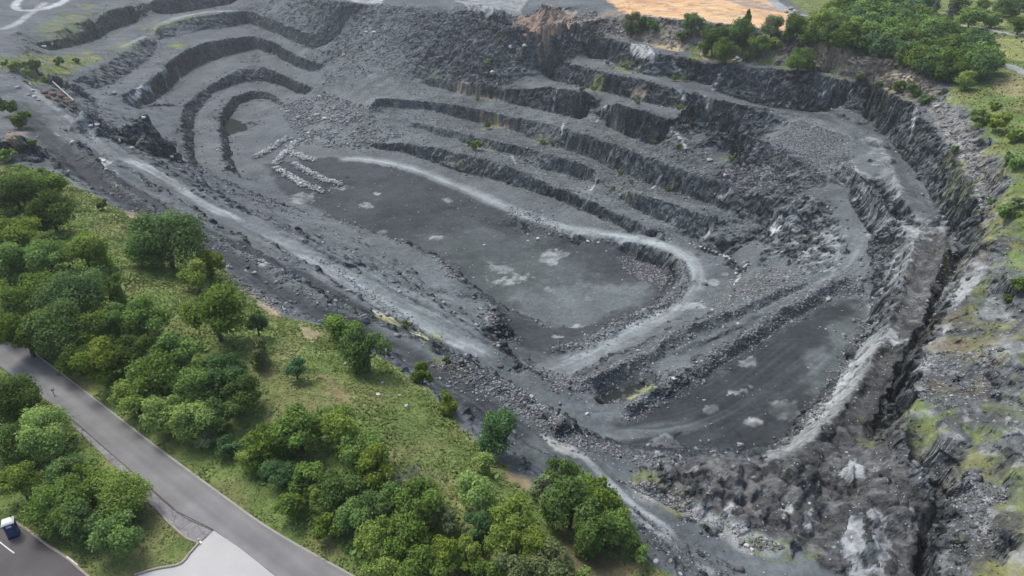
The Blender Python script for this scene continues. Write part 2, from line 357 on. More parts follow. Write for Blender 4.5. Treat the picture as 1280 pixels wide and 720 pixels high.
for q_, h_ in [([(130,192),(180,226),(240,264),(300,302),(345,328)], .9), ([(165,236),(230,277),(285,303)], .8), ([(215,212),(270,243),(330,271),(395,309),(450,340)], .8), ([(330,303),(380,331),(440,373),(500,402)], .8), ([(425,322),(500,358),(560,392),(610,425)], .7), ([(180,205),(235,236),(290,262)], .6), ([(350,290),(420,318),(480,350)], .7), ([(400,285),(460,310),(520,345)], .7), ([(470,330),(520,362),(545,372)], .9), ([(500,345),(555,365),(600,372)], .9), ([(720,470),(790,440),(850,410)], .8), ([(860,410),(930,380),(990,350)], .7), ([(840,445),(900,418),(960,392)], .8)]: berm(q_, 1.5, h_)
berm([(800,590),(850,612),(900,640),(950,665),(1000,690)], 5, 1.0)
WINDROWS = [[(318,198),(335,188),(350,178),(360,172)],[(343,206),(356,190),(370,178),(378,175)],[(362,190),(378,196),(392,201)],[(367,204),(385,214),(405,224),(425,232)],[(343,210),(362,220),(382,231),(404,240)]]
for w in WINDROWS: berm(w, 3.4, .8)
# rock pinnacle left standing on the apron, alcove stump at the end of the third bench
# ragged crests: look the heights up a little to the side, more in rock than elsewhere
near_soft = soft_mask
gz = np.hypot(np.gradient(GZ, axis=0) / np.gradient(GY, axis=0), np.gradient(GZ, axis=1) / np.gradient(GX, axis=1))
steep = smooth(.35, 1.1, gz)
amp = (1 - near_soft) * 1.15
wx = GX + amp * (fbm2(GX, GY, 9, 3, off=1.0) * .8 + fbm2(GX, GY, 2.6, 3, off=5.0) * .9)
wy = GY + amp * (fbm2(GX, GY, 9, 3, off=9.0) * .8 + fbm2(GX, GY, 2.6, 3, off=2.0) * .9)
GZ = sample(GZ, wx, wy)
GZ += (1 - near_soft) * (fbm2(GX, GY, 14, 4, off=3) * .25 + fbm2(GX, GY, 4.5, 3, off=14) * .16 + fbm2(GX, GY, 1.6, 3, off=4) * .15) + near_soft * fbm2(GX, GY, 9, 3, off=8) * .06
for px, py, r, h in LOBES:
    c = ground(px, py)[0]
    sl = bbox_slice(c[0] - r * 1.6, c[0] + r * 1.6, c[1] - r * 1.6, c[1] + r * 1.6)
    X, Y = GX[sl], GY[sl]
    d = np.hypot(X - c[0], (Y - c[1]) * .85) / (r * .82) * (1 + .45 * fbm2(X, Y, 2.0, 3, off=px))
    h *= .62 if px < 1030 else .42
    GZ[sl] += h * 1.15 * np.sqrt(np.clip(1 - d * d, 0, 1)) - .5 * h * np.exp(-((d - 1.05) / .18) ** 2) * .35
for px, py, r, h in [(191,190,7.5,13.5),(188,190,3.6,6.0),(16,190,6,4.5),(24,188,4,3),(294,161,10,-4.0),(905,304,8,5.5),(890,306,5,3.5),(1010,262,7,2.5),(621,412,3.6,4.2),(112,160,6,3.5),(128,168,6,3.0),(105,150,5,2.5)]:
    c = ground(px, py)[0]
    sl = bbox_slice(c[0] - r * 1.5, c[0] + r * 1.5, c[1] - r * 1.5, c[1] + r * 1.5)
    X, Y = GX[sl], GY[sl]
    d = np.hypot(X - c[0], Y - c[1]) / r * (1 + .5 * fbm2(X, Y, 5, 3, off=px * .1))
    GZ[sl] += h * np.clip(1 - d, 0, 1) ** .75

def slopes():
    gx = np.gradient(GZ, axis=1) / np.gradient(GX, axis=1)
    gy = np.gradient(GZ, axis=0) / np.gradient(GY, axis=0)      # rows share Y
    return gx, gy
gx, gy = slopes()
steep = smooth(.45, 1.2, np.hypot(gx, gy))

# ------------------------------------------------------------------ what the ground is made of (base colours, no light or shade)
ALB = np.zeros((NR, NC, 3), np.float32); ROCK = np.zeros((NR, NC), np.float32)     # ROCK: 0 dust .. 1 broken rock
GRASS = np.zeros((NR, NC), np.float32); ROAD = np.zeros((NR, NC), np.float32); SANDM = np.zeros((NR, NC), np.float32); MUD = np.zeros((NR, NC), np.float32)
PEB = np.full((NR, NC), .12, np.float32)                                          # share of loose pale stones
def mixc(sl, m, c):
    c = np.array(c, np.float32); ALB[sl] += (c - ALB[sl]) * m[..., None].astype(np.float32)
def put(sl, m, c, rock=None, peb=None):
    mixc(sl, m, c)
    if rock is not None: ROCK[sl] += (rock - ROCK[sl]) * m
    if peb is not None: PEB[sl] += (peb - PEB[sl]) * m
ALLS = (slice(0, NR), slice(0, NC))
C_ROCK = (.104,.113,.119); C_BENCH = (.112,.123,.130); C_FLOOR = (.056,.062,.068); C_HAUL = (.265,.295,.305); C_WHITE = (.50,.51,.50)
C_MUD = (.088,.088,.086); C_MUDL = (.36,.37,.38); C_GRASS = (.140,.205,.062); C_DRY = (.225,.235,.100); C_SAND = (.62,.40,.20); C_EARTH = (.23,.17,.115); C_ASPH = (0.170,0.174,0.173)
put(ALLS, np.ones((NR, NC)), C_BENCH, 0, .2)
big = fbm2(GX, GY, 30, 4, off=2)
mixc(ALLS, smooth(-.1, .5, big) * .35, (0.145,0.151,0.151))
put(ALLS, steep, C_ROCK, 1, .3)
# dark, freshly worked floors
FLOOR = [(330,205),(410,196),(500,206),(560,228),(640,262),(700,288),(790,300),(845,318),(858,350),(835,378),(780,405),(700,440),(640,430),(610,380),(575,345),(540,312),(480,295),(400,262),(350,240)]
put(*area(FLOOR, 3, 2), C_FLOOR, 0, .10)
BENCH_DK = [(720,545),(770,520),(830,494),(890,462),(955,418),(1005,386),(1045,366),(1078,366),(1088,395),(1062,445),(1035,488),(1000,530),(955,565),(860,572),(790,560)]
put(*area(BENCH_DK, 2, 1), (.043,.048,.053), 0, .05)
for p, w in [([(30,140),(75,190),(112,226),(150,252),(230,296),(300,336),(360,372),(430,410),(510,452),(570,492),(650,542),(720,587)], 9), ([(115,203),(170,240),(260,289),(340,327),(400,358),(450,386),(520,420),(600,462),(660,497)], 7.5)]:
    put(*stroke(p, w, .25, .2), (0.100,0.114,0.116), 0, .08)
put(*area([(1000,470),(1050,395),(1080,375),(1080,400),(1055,450),(1020,495)], 4, 3), (0.100,0.113,0.115), 0, .15)
put(*area([(400,262),(470,300),(540,322),(575,350),(610,385),(620,430),(560,405),(480,360),(400,310),(350,265)], 4, 2), (0.132,0.149,0.151), .1, .2)
put(*area([(520,300),(600,285),(680,300),(740,345),(640,400),(590,365)], 8, 5, 9), (0.082,0.093,0.095), 0, .06)
put(*area([(640,372),(720,352),(800,355),(815,372),(760,395),(690,410)], 6, 4), (0.124,0.141,0.144), 0, .12)
# talus and broken faces
for poly, c, r, pb in [([(420,0),(520,10),(620,30),(640,70),(560,90),(500,130),(470,185),(400,180),(350,140),(400,95),(430,60),(400,30)], (0.124,0.140,0.143), .4, .5),
                   ([(340,130),(470,120),(500,185),(440,190),(390,178)], (0.132,0.149,0.151), .35, .8),
                   ([(880,122),(1000,142),(1075,170),(1060,215),(990,240),(960,250),(900,225),(895,200),(940,180)], (0.148,0.166,0.169), .3, .75),
                   ([(330,20),(420,0),(430,60),(380,100),(350,60)], (0.132,0.149,0.151), .4, .5),
                   ([(870,380),(910,345),(960,325),(1010,345),(900,395)], (0.120,0.134,0.137), .3, .5),
                   ([(690,46),(640,34),(700,28),(780,10),(800,48),(760,46)], (.2,.17,.14), .4, .6),
                   ([(1050,235),(1075,268),(1088,300),(1086,330),(1060,352),(1060,310),(1052,278)], (0.132,0.147,0.150), 0, .2)]:
    put(*area(poly, 6, 4), c, r, pb)
put(ALLS, steep * .6 * (1 - near_soft), C_ROCK, 1, .3)
# safety banks and ramps are piled stone, not bedrock
for poly in [[(690,490),(800,436),(960,362),(1012,345),(1016,362),(905,418),(810,475),(720,500)],[(770,530),(830,494),(890,468),(1005,396),(1050,374),(1085,372),(1070,345),(1030,345),(950,402),(870,450),(770,512)],[(690,450),(790,405),(850,360),(845,330),(870,330),(870,370),(800,420),(700,475)]]:
    sl, m = area(poly, 3, 1.5); put(sl, m * .9, (0.120,0.133,0.136), .12, .55)
put(*area([(530,90),(640,130),(800,165),(935,200),(965,260),(890,300),(820,300),(700,250),(510,190),(480,140)], 8, 6), (0.132,0.148,0.150), .55, .35)
# pale haul roads and their tracks
def track(pix, w, c=C_HAUL, k=1.0, ends=6):
    sl, m = stroke(pix, w, .45, .25, 3.0, ends=ends); m = m * k
    put(sl, m, c, 0, .08); ROAD[sl] = np.maximum(ROAD[sl], m)
    return
LOOP = [(640,448),(668,464),(695,461),(725,448),(762,427),(800,405),(838,385),(860,362),(866,345),(861,327),(848,315),(820,304),(790,298),(745,291),(700,284),(640,262),(560,228),(500,207),(455,199),(420,199)]
track(LOOP, 6.5, (0.240,0.256,0.257), .75); track(LOOP[8:16], 4.2, (.27,.30,.31), .8, 5); track(LOOP[15:], 2.6, C_HAUL, .8); track(LOOP[2:6], 3.2, C_HAUL, .6)
MAIN = [(0,97),(40,120),(75,146),(110,174),(150,202),(190,222),(230,246),(265,266),(300,281),(340,292),(400,326),(440,350),(480,377),(520,400),(560,420),(600,437),(625,452)]
track(MAIN, 5, (.135,.148,.156), .75); track(MAIN[8:], 3.4, (.20,.22,.23), .7); track(MAIN[10:], 1.2, (.27,.30,.31), .6); track([(150,196),(200,219),(235,242),(268,262),(310,277)], 2.2, (0.310,0.327,0.327), .8)
track([(310,289),(345,300),(400,334),(480,385),(560,427),(600,445)], 1.3, (.25,.27,.27), .6); track([(0,92),(50,119),(90,150),(128,180)], 2, (0.270,0.282,0.282), .6)
track([(625,455),(680,494),(715,530),(760,543),(820,537),(880,525)], 3.2, (0.120,0.138,0.141), .8)
track([(0,38),(25,27),(45,13),(60,3)], 4, (.34,.355,.37), .8); track([(88,-4),(65,8),(40,13),(22,12),(20,4),(32,-4)], 5, (.44,.45,.45), .9)
track([(150,60),(185,46),(200,30),(235,19),(270,15),(300,13)], 3, (0.300,0.312,0.311), .7); track([(200,32),(225,22),(256,15),(290,14)], 3, (.33,.34,.34), .7)
# pale spills and dust patches
def patch(pix, c=C_WHITE, k=.9, s=.8, r=.9, rs=2.0, peb=None): 
    sl, m = area(pix, s, r, rs); X, Y = GX[sl], GY[sl]
    m = m * (.45 + .55 * smooth(-.35, .2, fbm2(X, Y, 1.6, 3, off=3.7) + .5 * fbm2(X, Y, 5, 2, off=9.7)))
    put(sl, m * k, c, 0, peb)
def blob(px, py, rx, ry, c=(.40,.415,.415), k=.6, rot=0, s=.6, r=.8):
    a = np.linspace(0, 2 * np.pi, 13)[:-1]; x = rx * np.cos(a); y = ry * np.sin(a)
    q = ground([px, px + rx], [py, py]); mr = np.hypot(*(q[1] - q[0])[:2])
    r = max(r, .6 * mr); s = max(.5, .25 * mr)
    patch(np.stack([px + x * math.cos(rot) - y * math.sin(rot), py + x * math.sin(rot) + y * math.cos(rot)], 1), c, k, s, r)
for b in [(377,248,17,7),(458,257,9,3),(480,290,7,2),(425,235,12,1.5),(472,242,5,2),(545,297,8,3),(620,252,6,3),(560,250,7,3),(688,322,12,9),(700,316,11,4),(640,350,28,5,(0.300,0.312,0.311),.9,-.1),(890,352,10,5),(868,382,14,4),(820,390,10,4),
          (846,383,22,4,(.36,.37,.38)),(776,406,9,3),(690,362,10,3,(.33,.34,.35)),(735,373,4,3,(.33,.34,.35)),(700,421,8,2),(720,408,8,2),(935,453,9,7,(.34,.35,.36)),(888,512,8,6,(.33,.34,.35)),(832,552,17,10,(0.240,0.251,0.252)),(925,488,14,3,(.40,.41,.42),.9,-.25),(940,527,12,4,(.48,.48,.48)),(905,343,4,2),
          (980,515,22,14,(0.250,0.262,0.262),.5),(520,370,30,3,(0.152,0.173,0.176),.6,.5),(85,256-60,4,2),(70,168,6,2,C_WHITE,.8,.3),(130,200,7,3,C_WHITE,.8),(145,227,5,2),(143,215,3,3),(73,193,3,2),(335,405-78,10,3),(330,326,10,5,(.42,.43,.42),.8,.4),(625,335,18,4,(0.260,0.272,0.272),.7,.3),(1145,222,0.1,.1),(205,64,0.1,.1)]:
    blob(*b)
patch([(577,492),(590,493),(600,503),(612,512),(604,520),(596,517),(585,503)], (.52,.50,.44), .95, .4, .4)
patch([(676,543),(692,548),(712,558),(735,570),(738,576),(715,572),(692,562)], (.42,.42,.40), .95, .5, .5)
patch([(464,387),(478,392),(494,399),(499,408),(488,404),(470,396)], (.55,.52,.30), .95, .4, .4)
patch([(512,412),(526,416),(537,422),(537,428),(528,428),(515,418)], (.52,.50,.34), .95, .4, .4)
patch([(548,460),(595,480),(640,505),(620,520),(570,495)], (0.096,0.108,0.110), .5, 2, 1)
track([(700,550),(730,572),(790,630),(825,655),(850,680)], 1.3, (.33,.34,.35), .8, 3); track([(770,624),(800,650),(850,682)], 1.2, (.36,.37,.37), .8, 3); track([(865,700),(900,722)], 1.6, (.36,.37,.37), .8, 2)
# stripped sides, gravel slope above the lower lane
put(*area([(770,598),(830,605),(880,630),(930,655),(985,685),(960,690),(905,672),(850,645),(800,620)], 2, 1.5), (0.270,0.273,0.270), .3, 1.0)
# mud heaps and the ridge
MUDP = [(820,585),(850,577),(950,574),(985,558),(1035,522),(1075,470),(1100,428),(1128,360),(1140,295),(1160,268),(1185,290),(1182,335),(1160,385),(1140,435),(1112,482),(1090,545),(1130,600),(1168,650),(1158,735),(1060,735),(1000,690),(950,662),(890,632),(850,612)]
sl, m = area(MUDP, 1.5, .8); put(sl, m, C_MUD, .8, .25); MUD[sl] = np.maximum(MUD[sl], m)
sl, m = area([(1050,140),(1085,145),(1110,175),(1135,235),(1165,262),(1150,285),(1120,245),(1100,215),(1080,190),(1060,165)], 2, 1); put(sl, m, (0.132,0.145,0.148), .35, .12); MUD[sl] = np.maximum(MUD[sl], m)
patch([(945,577),(975,556),(1022,510),(1052,466),(1080,424),(1098,412),(1122,416),(1102,434),(1080,472),(1045,526),(1004,560),(965,576)], (.30,.31,.31), .95, 1.0, 1.0)
patch([(985,550),(1022,512),(1054,468),(1078,430),(1086,434),(1060,478),(1034,520),(998,556)], (.42,.43,.43), .6, .8, 1.2)
patch([(1100,420),(1115,380),(1130,340),(1145,300),(1160,272),(1150,270),(1135,285),(1118,325),(1100,370),(1085,405)], (0.220,0.227,0.226), .8, 2, 2)
patch([(1108,425),(1120,418),(1135,424),(1128,432),(1115,433)], (.4,.41,.42), .7, .5, .6)
patch([(900,592),(960,596),(1000,612),(1030,640),(1000,640),(960,618),(910,606)], (.2,.195,.175), .55, 1.5, 1.0)
patch([(1000,606),(1020,612),(1050,628),(1045,636),(1015,624)], (.27,.27,.26), .7, .8, .6)
patch([(880,598),(930,595),(950,620),(920,640),(880,625)], (.13,.115,.11), .6, 2, 1.5)
# wet dark strips in the trough
for poly in [[(1110,205),(1125,215),(1140,235),(1160,262),(1185,285),(1178,292),(1150,270),(1128,245),(1112,222)],[(960,128),(1000,136),(1018,150),(980,142),(940,136)],[(1072,150),(1085,152),(1105,168),(1108,172),(1085,168),(1074,160)]]:
    patch(poly, (0.080,0.089,0.090), .85, 1.0, .6)
patch([(985,108),(1010,112),(1040,135),(1045,148),(1010,140),(985,132),(960,130),(970,118)], (0.136,0.151,0.154), .7, 2, 1.5)
patch([(954,130),(980,117),(1006,127),(1018,138),(1040,147),(1050,155),(1028,150),(990,141),(960,135)], (.066,.07,.074), .95, 1.2, 1.2)
# right slope: ledges, lawn, scrub, gravel aprons
put(*area([(1230,180),(1215,240),(1240,290),(1215,325),(1195,365),(1175,405),(1150,455),(1140,510),(1130,560),(1192,620),(1187,685),(1165,740),(1300,740),(1340,400),(1300,180)], 3, 2), (.128,.134,.136), .6, .4)
put(*area([(1165,110),(1195,130),(1230,190),(1262,240),(1262,290),(1230,250),(1200,195),(1160,140)], 3, 2), (.21,.205,.195), .7, .5)
put(*area([(1060,56),(1100,62),(1155,92),(1168,125),(1140,122),(1090,104),(1010,84),(1010,48)], 3, 2), (.36,.30,.24), .8, .6)
put(*area([(905,84),(985,90),(1070,105),(1140,132),(1195,202),(1228,264),(1200,300),(1150,228),(1110,170),(1070,150),(1030,144),(985,134),(900,110)], 2, 2), (.135,.147,.155), 1, .4)
put(*area([(800,30),(950,45),(1005,60),(1005,84),(930,76),(850,60),(790,48)], 3, 2), (.20,.18,.155), .7, .5)
patch([(1022,52),(1030,55),(1032,75),(1024,84),(1015,82),(1022,66)], (.42,.27,.17), .9, 1, 1)
patch([(1110,110),(1160,118),(1168,140),(1150,132)], (.26,.22,.18), .6, 2, 2)
patch([(1238,425),(1262,418),(1300,415),(1300,448),(1240,445)], (0.240,0.242,0.241), .9, 1, .6); patch([(1240,452),(1300,448),(1300,475),(1262,480),(1245,472)], (0.220,0.227,0.227), .9, 1, .6)
patch([(1260,690),(1272,675),(1320,670),(1320,740),(1252,740)], (.30,.29,.29), .95, .6, .4)
patch([(1222,390),(1240,355),(1262,345),(1255,380),(1262,400),(1240,400)], (0.300,0.312,0.311), .8, 1.0, 1.0)
for poly in [[(1205,430),(1235,425),(1225,445),(1180,445),(1175,430)],[(1190,300),(1240,300),(1235,330),(1205,360)]]: patch(poly, (.21,.17,.13), .5, 3, 2)
for poly in [[(1212,598),(1222,605),(1245,632),(1240,635),(1225,618)],[(1210,660),(1220,648),(1215,680),(1222,695),(1212,690)],[(1185,680),(1195,668),(1178,715),(1172,715)],[(1270,535),(1285,540),(1275,550)],[(1215,320),(1235,335),(1190,400),(1160,470),(1150,470),(1180,400)]]: patch(poly, (.38,.385,.39), .75, .5, .8, 1.5)

def green(sl, m, dry=.35, patchy=0.0):
    X, Y = GX[sl], GY[sl]
    if patchy: m = m * smooth(-.15, .25, fbm2(X, Y, 3.2, 4, off=21) + .5 * (.5 - patchy) + .1)
    n = smooth(-.35, .45, fbm2(X, Y, 7, 4, off=6.0) + (dry - .5))
    c = np.array(C_GRASS) * (1 - n[..., None]) + np.array(C_DRY) * n[..., None]
    c = c * (1 + .35 * fbm2(X, Y, 2.5, 3, off=2.2))[..., None]
    ALB[sl] += (c - ALB[sl]) * m[..., None]; GRASS[sl] = np.maximum(GRASS[sl], m); ROCK[sl] *= (1 - m); PEB[sl] *= (1 - m)
green(*area(LAWN, 1.4, 1.2, 3), .45)
green(*area(LAWN_R, 3, 3), .35); green(*area([(1290,300),(1300,760),(1260,900),(1900,900),(1900,200),(1420,240)], 8, 8), .5, .3)
sl, m = area(FAR_GREEN, 3, 1.5); green(sl, m, .5)
for poly, k in [([(0,72),(30,66),(60,70),(110,62),(130,75),(100,84),(60,95),(45,108),(20,88),(0,85)], .9),([(50,30),(80,15),(105,20),(100,45),(70,50),(45,45)], .6),([(95,5),(120,5),(110,18)], .6),([(130,58),(160,48),(175,62),(150,68)], .35),([(175,35),(215,25),(260,16),(240,25),(190,45)], .45),
                ([(206,57),(222,53),(236,57),(225,61)], .9),([(1130,505),(1150,490),(1200,510),(1225,530),(1240,560),(1245,600),(1225,590),(1200,570),(1160,560),(1140,540)], .75),([(1225,500),(1280,505),(1300,530),(1260,545),(1230,530)], .7),([(1155,430),(1240,420),(1240,440),(1170,445)], .45),([(1210,390),(1240,340),(1225,375),(1225,400),(1260,405),(1240,415),(1205,408)], .7),
                ([(1240,640),(1262,660),(1245,700),(1230,725),(1225,700)], .9),([(1262,610),(1290,600),(1290,660),(1262,650)], .5),([(1186,330),(1198,335),(1195,360),(1186,355)], .8),([(1082,530),(1092,530),(1090,560),(1084,555)], .8),([(1150,150),(1168,165),(1190,190),(1215,215),(1235,270),(1225,262),(1200,215),(1175,190)], .4),([(1225,270),(1260,240),(1280,270),(1275,320),(1245,300)], .85),([(1255,300),(1290,310),(1290,350),(1262,345)], .5),
                ([(855,72),(930,78),(1000,86),(990,80),(900,70),(860,60),(870,60)], .75),([(800,24),(830,30),(835,45),(815,42)], .5),([(880,35),(960,42),(980,60),(920,66),(890,55)], .7),([(1000,80),(1040,90),(1060,100),(1030,96)], .6),([(1090,98),(1140,115),(1130,122),(1090,106)], .5),([(690,655-0),(691,656),(690,657)], 0),
                ([(470,392),(520,410),(560,425),(545,430),(510,415),(470,400)], .35),([(535,440),(560,452),(575,465),(560,462)], .7),([(780,590),(820,612),(850,630),(830,632),(790,608)], .55),([(925,662),(965,680),(1010,692),(1000,700),(950,690),(925,675)], .7),([(330,322),(360,330),(350,336)], .4),([(130,222),(165,248),(150,245)], .4),([(600,150),(620,148),(622,160),(604,162)], .8),([(582,178),(600,182),(612,186),(596,188)], .7),
                ([(670,168),(694,178),(690,185),(672,178)], .6),([(540,88),(562,98),(560,104),(540,96)], .3),([(735,212),(768,230),(800,240),(830,246),(790,244),(750,222)], .25),([(840,92),(865,95),(860,101),(838,99)], .7),([(770,80),(795,88),(785,92),(770,88)], .6),([(840,124),(862,130),(858,138),(845,136)], .6),([(735,105),(752,108),(748,118),(736,115)], .7),([(900,192),(925,198),(915,203),(900,200)], .7),([(795,222),(790,222),(795,224)], .5)]:
    sl, m = area(poly, 3.0, 3.0, 4.0); green(sl, m * min(1, k * 1.15), .62 if poly[0][0] > 1080 else .5, .25)
# lawn variations: dry edges, mown strip beside the road, bare paths
for poly, c, k in [([(1120,15),(1150,8),(1290,20),(1290,10),(1150,-5)], (.17,.2,.08), .5),([(1215,45),(1290,50),(1290,80),(1255,70)], (.26,.27,.10), .8),([(1205,38),(1240,45),(1252,60),(1240,68),(1200,60)], (.13,.14,.055), .9),([(1240,100),(1290,88),(1290,125),(1250,120)], (.30,.25,.15), .6),([(980,0),(1020,-8),(1070,5),(1050,16),(1010,12)], (.14,.17,.06), .8),
                   ([(395,462),(420,480),(440,500),(450,512),(435,512),(415,490)], (.22,.17,.10), .8),([(690,655),(720,672),(760,695),(790,722),(720,730),(690,690)], (.15,.12,.075), .85),([(330,370),(345,388),(355,408),(345,400),(332,382)], (.38,.26,.16), .85),([(375,405),(400,415),(395,425),(380,420)], (.33,.27,.17), .7),([(640,590),(665,608),(672,615),(650,612),(630,600)], (.28,.22,.14), .8),
                   ([(778,692),(800,702),(825,720),(790,716)], (.42,.29,.17), .85),([(10,165),(30,165),(34,200),(18,205),(12,185)], (.26,.20,.16), .85),([(140,545),(160,560),(195,600),(180,600),(150,570)], (.17,.15,.09), .6),([(300,352),(330,372),(345,392),(325,385),(295,360)], (.27,.24,.18), .6),([(155,250),(170,262),(172,275),(160,272)], (.3,.2,.13), .6),([(60,205),(105,238),(120,245),(100,240),(62,215)], (.21,.2,.16), .5)]:
    sl, m = area(poly, 1.5, 1.2, 2.5); mixc(sl, m * k, c); GRASS[sl] *= (1 - .75 * m * k)
# worked sand, yard
sl, m = area(SAND, 2.5, 2.5); put(sl, m, C_SAND, 0, .1); SANDM[sl] = m
X, Y = GX[sl], GY[sl]; v_ = fbm2(X, Y, 9, 4, off=41); mixc(sl, m * smooth(.0, .3, v_) * .75, (.46,.34,.22)); mixc(sl, m * smooth(.05, .3, fbm2(X, Y * 2.5, 6, 4, off=44)) * .7, (.62,.50,.36)); mixc(sl, m * smooth(.15, .35, fbm2(X, Y, 4, 4, off=47)) * .7, (.38,.22,.12))
for poly, c, k in [([(900,-2),(940,0),(985,14),(975,16),(930,8)], (.25,.22,.2), .85),([(850,14),(900,20),(950,25),(990,30),(950,34),(880,28)], (.66,.48,.28), .7),([(768,-4),(800,-2),(825,4),(800,6)], (.5,.26,.15), .7),([(840,50),(860,56),(856,64),(845,62)], (.5,.38,.22), .8),([(805,52),(830,57),(856,63),(850,65),(820,60)], (.5,.38,.22), .8),([(875,68),(895,74),(900,76),(880,74)], (.5,.38,.22), .8),
                   ([(640,32),(650,18),(690,10),(720,18),(700,35),(670,42),(655,45)], (.34,.23,.16), .8),([(665,-2),(690,8),(725,14),(720,18),(690,12)], (.42,.34,.26), .8),([(650,42),(680,52),(690,68),(670,68)], (.27,.22,.18), .6)]:
    patch(poly, c, k, 1.5, 1.5)
patch([(560,-4),(590,2),(600,14),(640,30),(650,18),(660,0),(640,-10)], (0.300,0.321,0.321), .9, 1.5, 1.0); patch([(420,-6),(440,2),(460,5),(478,4),(480,-6)], (.45,.46,.46), .9, 1, .8); patch([(565,0),(585,10),(610,22),(640,30),(620,16),(600,4)], (.36,.37,.37), .8, 1, 1)
for pix, w in [([(958,-6),(972,6),(985,15),(1000,19),(1020,24),(1040,28)], 6),([(1180,30),(1220,34),(1260,42),(1300,48)], 4),([(1262,82),(1275,88),(1300,98)], 4)]:
    sl, m = stroke(pix, w, .2, .1); put(sl, m, (0.300,0.312,0.313), 0, .05); GRASS[sl] *= 1 - m; ROAD[sl] = np.maximum(ROAD[sl], m)
for _c, _k, _t, _sc in [((.055,.057,.058), .8, .0, 2.6), ((.20,.205,.205), .65, .12, 1.5), ((.112,.110,.108), .5, .05, 4)]:
    sl, m = area([(800,588),(860,575),(950,576),(1010,560),(1060,520),(1095,545),(1135,605),(1168,650),(1158,735),(1060,735),(1000,690),(950,662),(890,632),(840,612)], 1.5, 1); X, Y = GX[sl], GY[sl]
    mixc(sl, m * _k * smooth(_t - .1, _t + .12, fbm2(X, Y, _sc, 4, off=61 + _sc)), _c)
for poly in [[(1052,590),(1068,574),(1082,585),(1078,600),(1062,605)],[(1060,650),(1075,640),(1082,650),(1078,670),(1085,690),(1072,705),(1055,700),(1048,690),(1056,672),(1054,660)],[(1085,640),(1098,634),(1105,650),(1112,672),(1110,695),(1100,708),(1090,690),(1094,668),(1086,655)],[(1062,702),(1100,708),(1110,720),(1060,720)],
             [(1135,655),(1150,648),(1158,655),(1150,670),(1140,665)],[(1130,620),(1140,625),(1145,640),(1135,640)],[(855,588),(868,584),(872,592),(860,594)],[(880,602),(886,598),(890,606),(884,612)],[(974,636),(984,632),(986,642),(978,646)],[(1006,640),(1014,636),(1012,648)],[(1004,658),(1012,652),(1014,662)],[(985,660),(995,656),(994,668)],[(1075,380-0),(1076,381),(1075,382)],
             [(1000,655),(1004,650),(1008,656)],[(905,632),(916,630),(912,640)]]:
    patch(poly, (.44,.45,.46), .75, .35, .7, 1.2)
patch([(1082,676),(1094,676),(1098,692),(1086,704),(1078,694)], (0.104,0.117,0.119), .95, .4, .3)
# mottled pale crusts and dark damp rock on the ledges at the right
def mottle(poly, c, k=.8, sc=2.2, th=.05, s=2.0):
    sl, m = area(poly, s, s); X, Y = GX[sl], GY[sl]
    put(sl, m * k * smooth(th - .08, th + .12, fbm2(X, Y, sc, 4, off=31) + .35 * fbm2(GX[sl] * .4 + GZ[sl], Y, 1.2, 2, off=8)), c)
for poly in [[(960,262),(1000,248),(1048,275),(1060,310),(1040,345),(1000,335),(955,300)], [(1060,205),(1095,235),(1135,285),(1110,300),(1075,255),(1050,225)]]: mottle(poly, (.30,.315,.32), .8, 2.0, .10)
mottle([(1075,165),(1110,185),(1130,240),(1150,268),(1120,255),(1090,210)], (.27,.28,.285), .8, 2.4, .05)
mottle([(1115,300),(1150,275),(1180,275),(1180,300),(1150,300),(1125,360),(1095,420),(1085,400)], (.30,.31,.315), .75, 2.0, .05)
mottle([(1140,330),(1175,310),(1165,370),(1140,420),(1115,410)], (.20,.20,.20), .6, 1.6, .0)
mottle([(1190,330),(1230,320),(1190,400),(1160,470),(1145,520),(1140,470),(1170,400)], (.34,.35,.355), .8, 1.8, .08)
mottle([(1130,540),(1200,600),(1195,680),(1170,740),(1300,740),(1300,560),(1220,500)], (.085,.088,.092), .8, 5, .05); mottle([(1150,430),(1300,430),(1300,540),(1140,520)], (.09,.092,.095), .7, 5, .05)
mottle([(1150,440),(1290,430),(1290,740),(1180,740),(1140,540)], (.30,.31,.31), .7, 1.8, .36); mottle([(1150,420),(1250,420),(1240,500),(1150,480)], (.17,.14,.09), .7, 4, .0)
mottle([(1170,130),(1215,150),(1250,230),(1260,300),(1230,260),(1195,200)], (.34,.33,.31), .7, 2.2, .12)
mottle([(860,118),(935,135),(960,210),(930,235),(890,200)], (.085,.09,.095), .7, 5, .0); mottle([(560,90),(700,110),(860,140),(940,200),(960,260),(800,240),(640,190),(520,150)], (.080,.086,.09), .75, 4, .02); mottle([(520,20),(640,45),(660,80),(560,85),(480,60)], (.08,.085,.09), .7, 4, .0)
mottle([(60,20),(140,5),(150,40),(60,70),(20,60)], (.09,.11,.075), .6, 5, .0); mottle([(0,100),(60,110),(100,150),(40,140)], (.08,.085,.085), .6, 4, .05)
patch([(778,500),(792,495),(806,484),(818,478),(818,483),(804,493),(792,500)], (.27,.28,.11), .9, .6, .6)
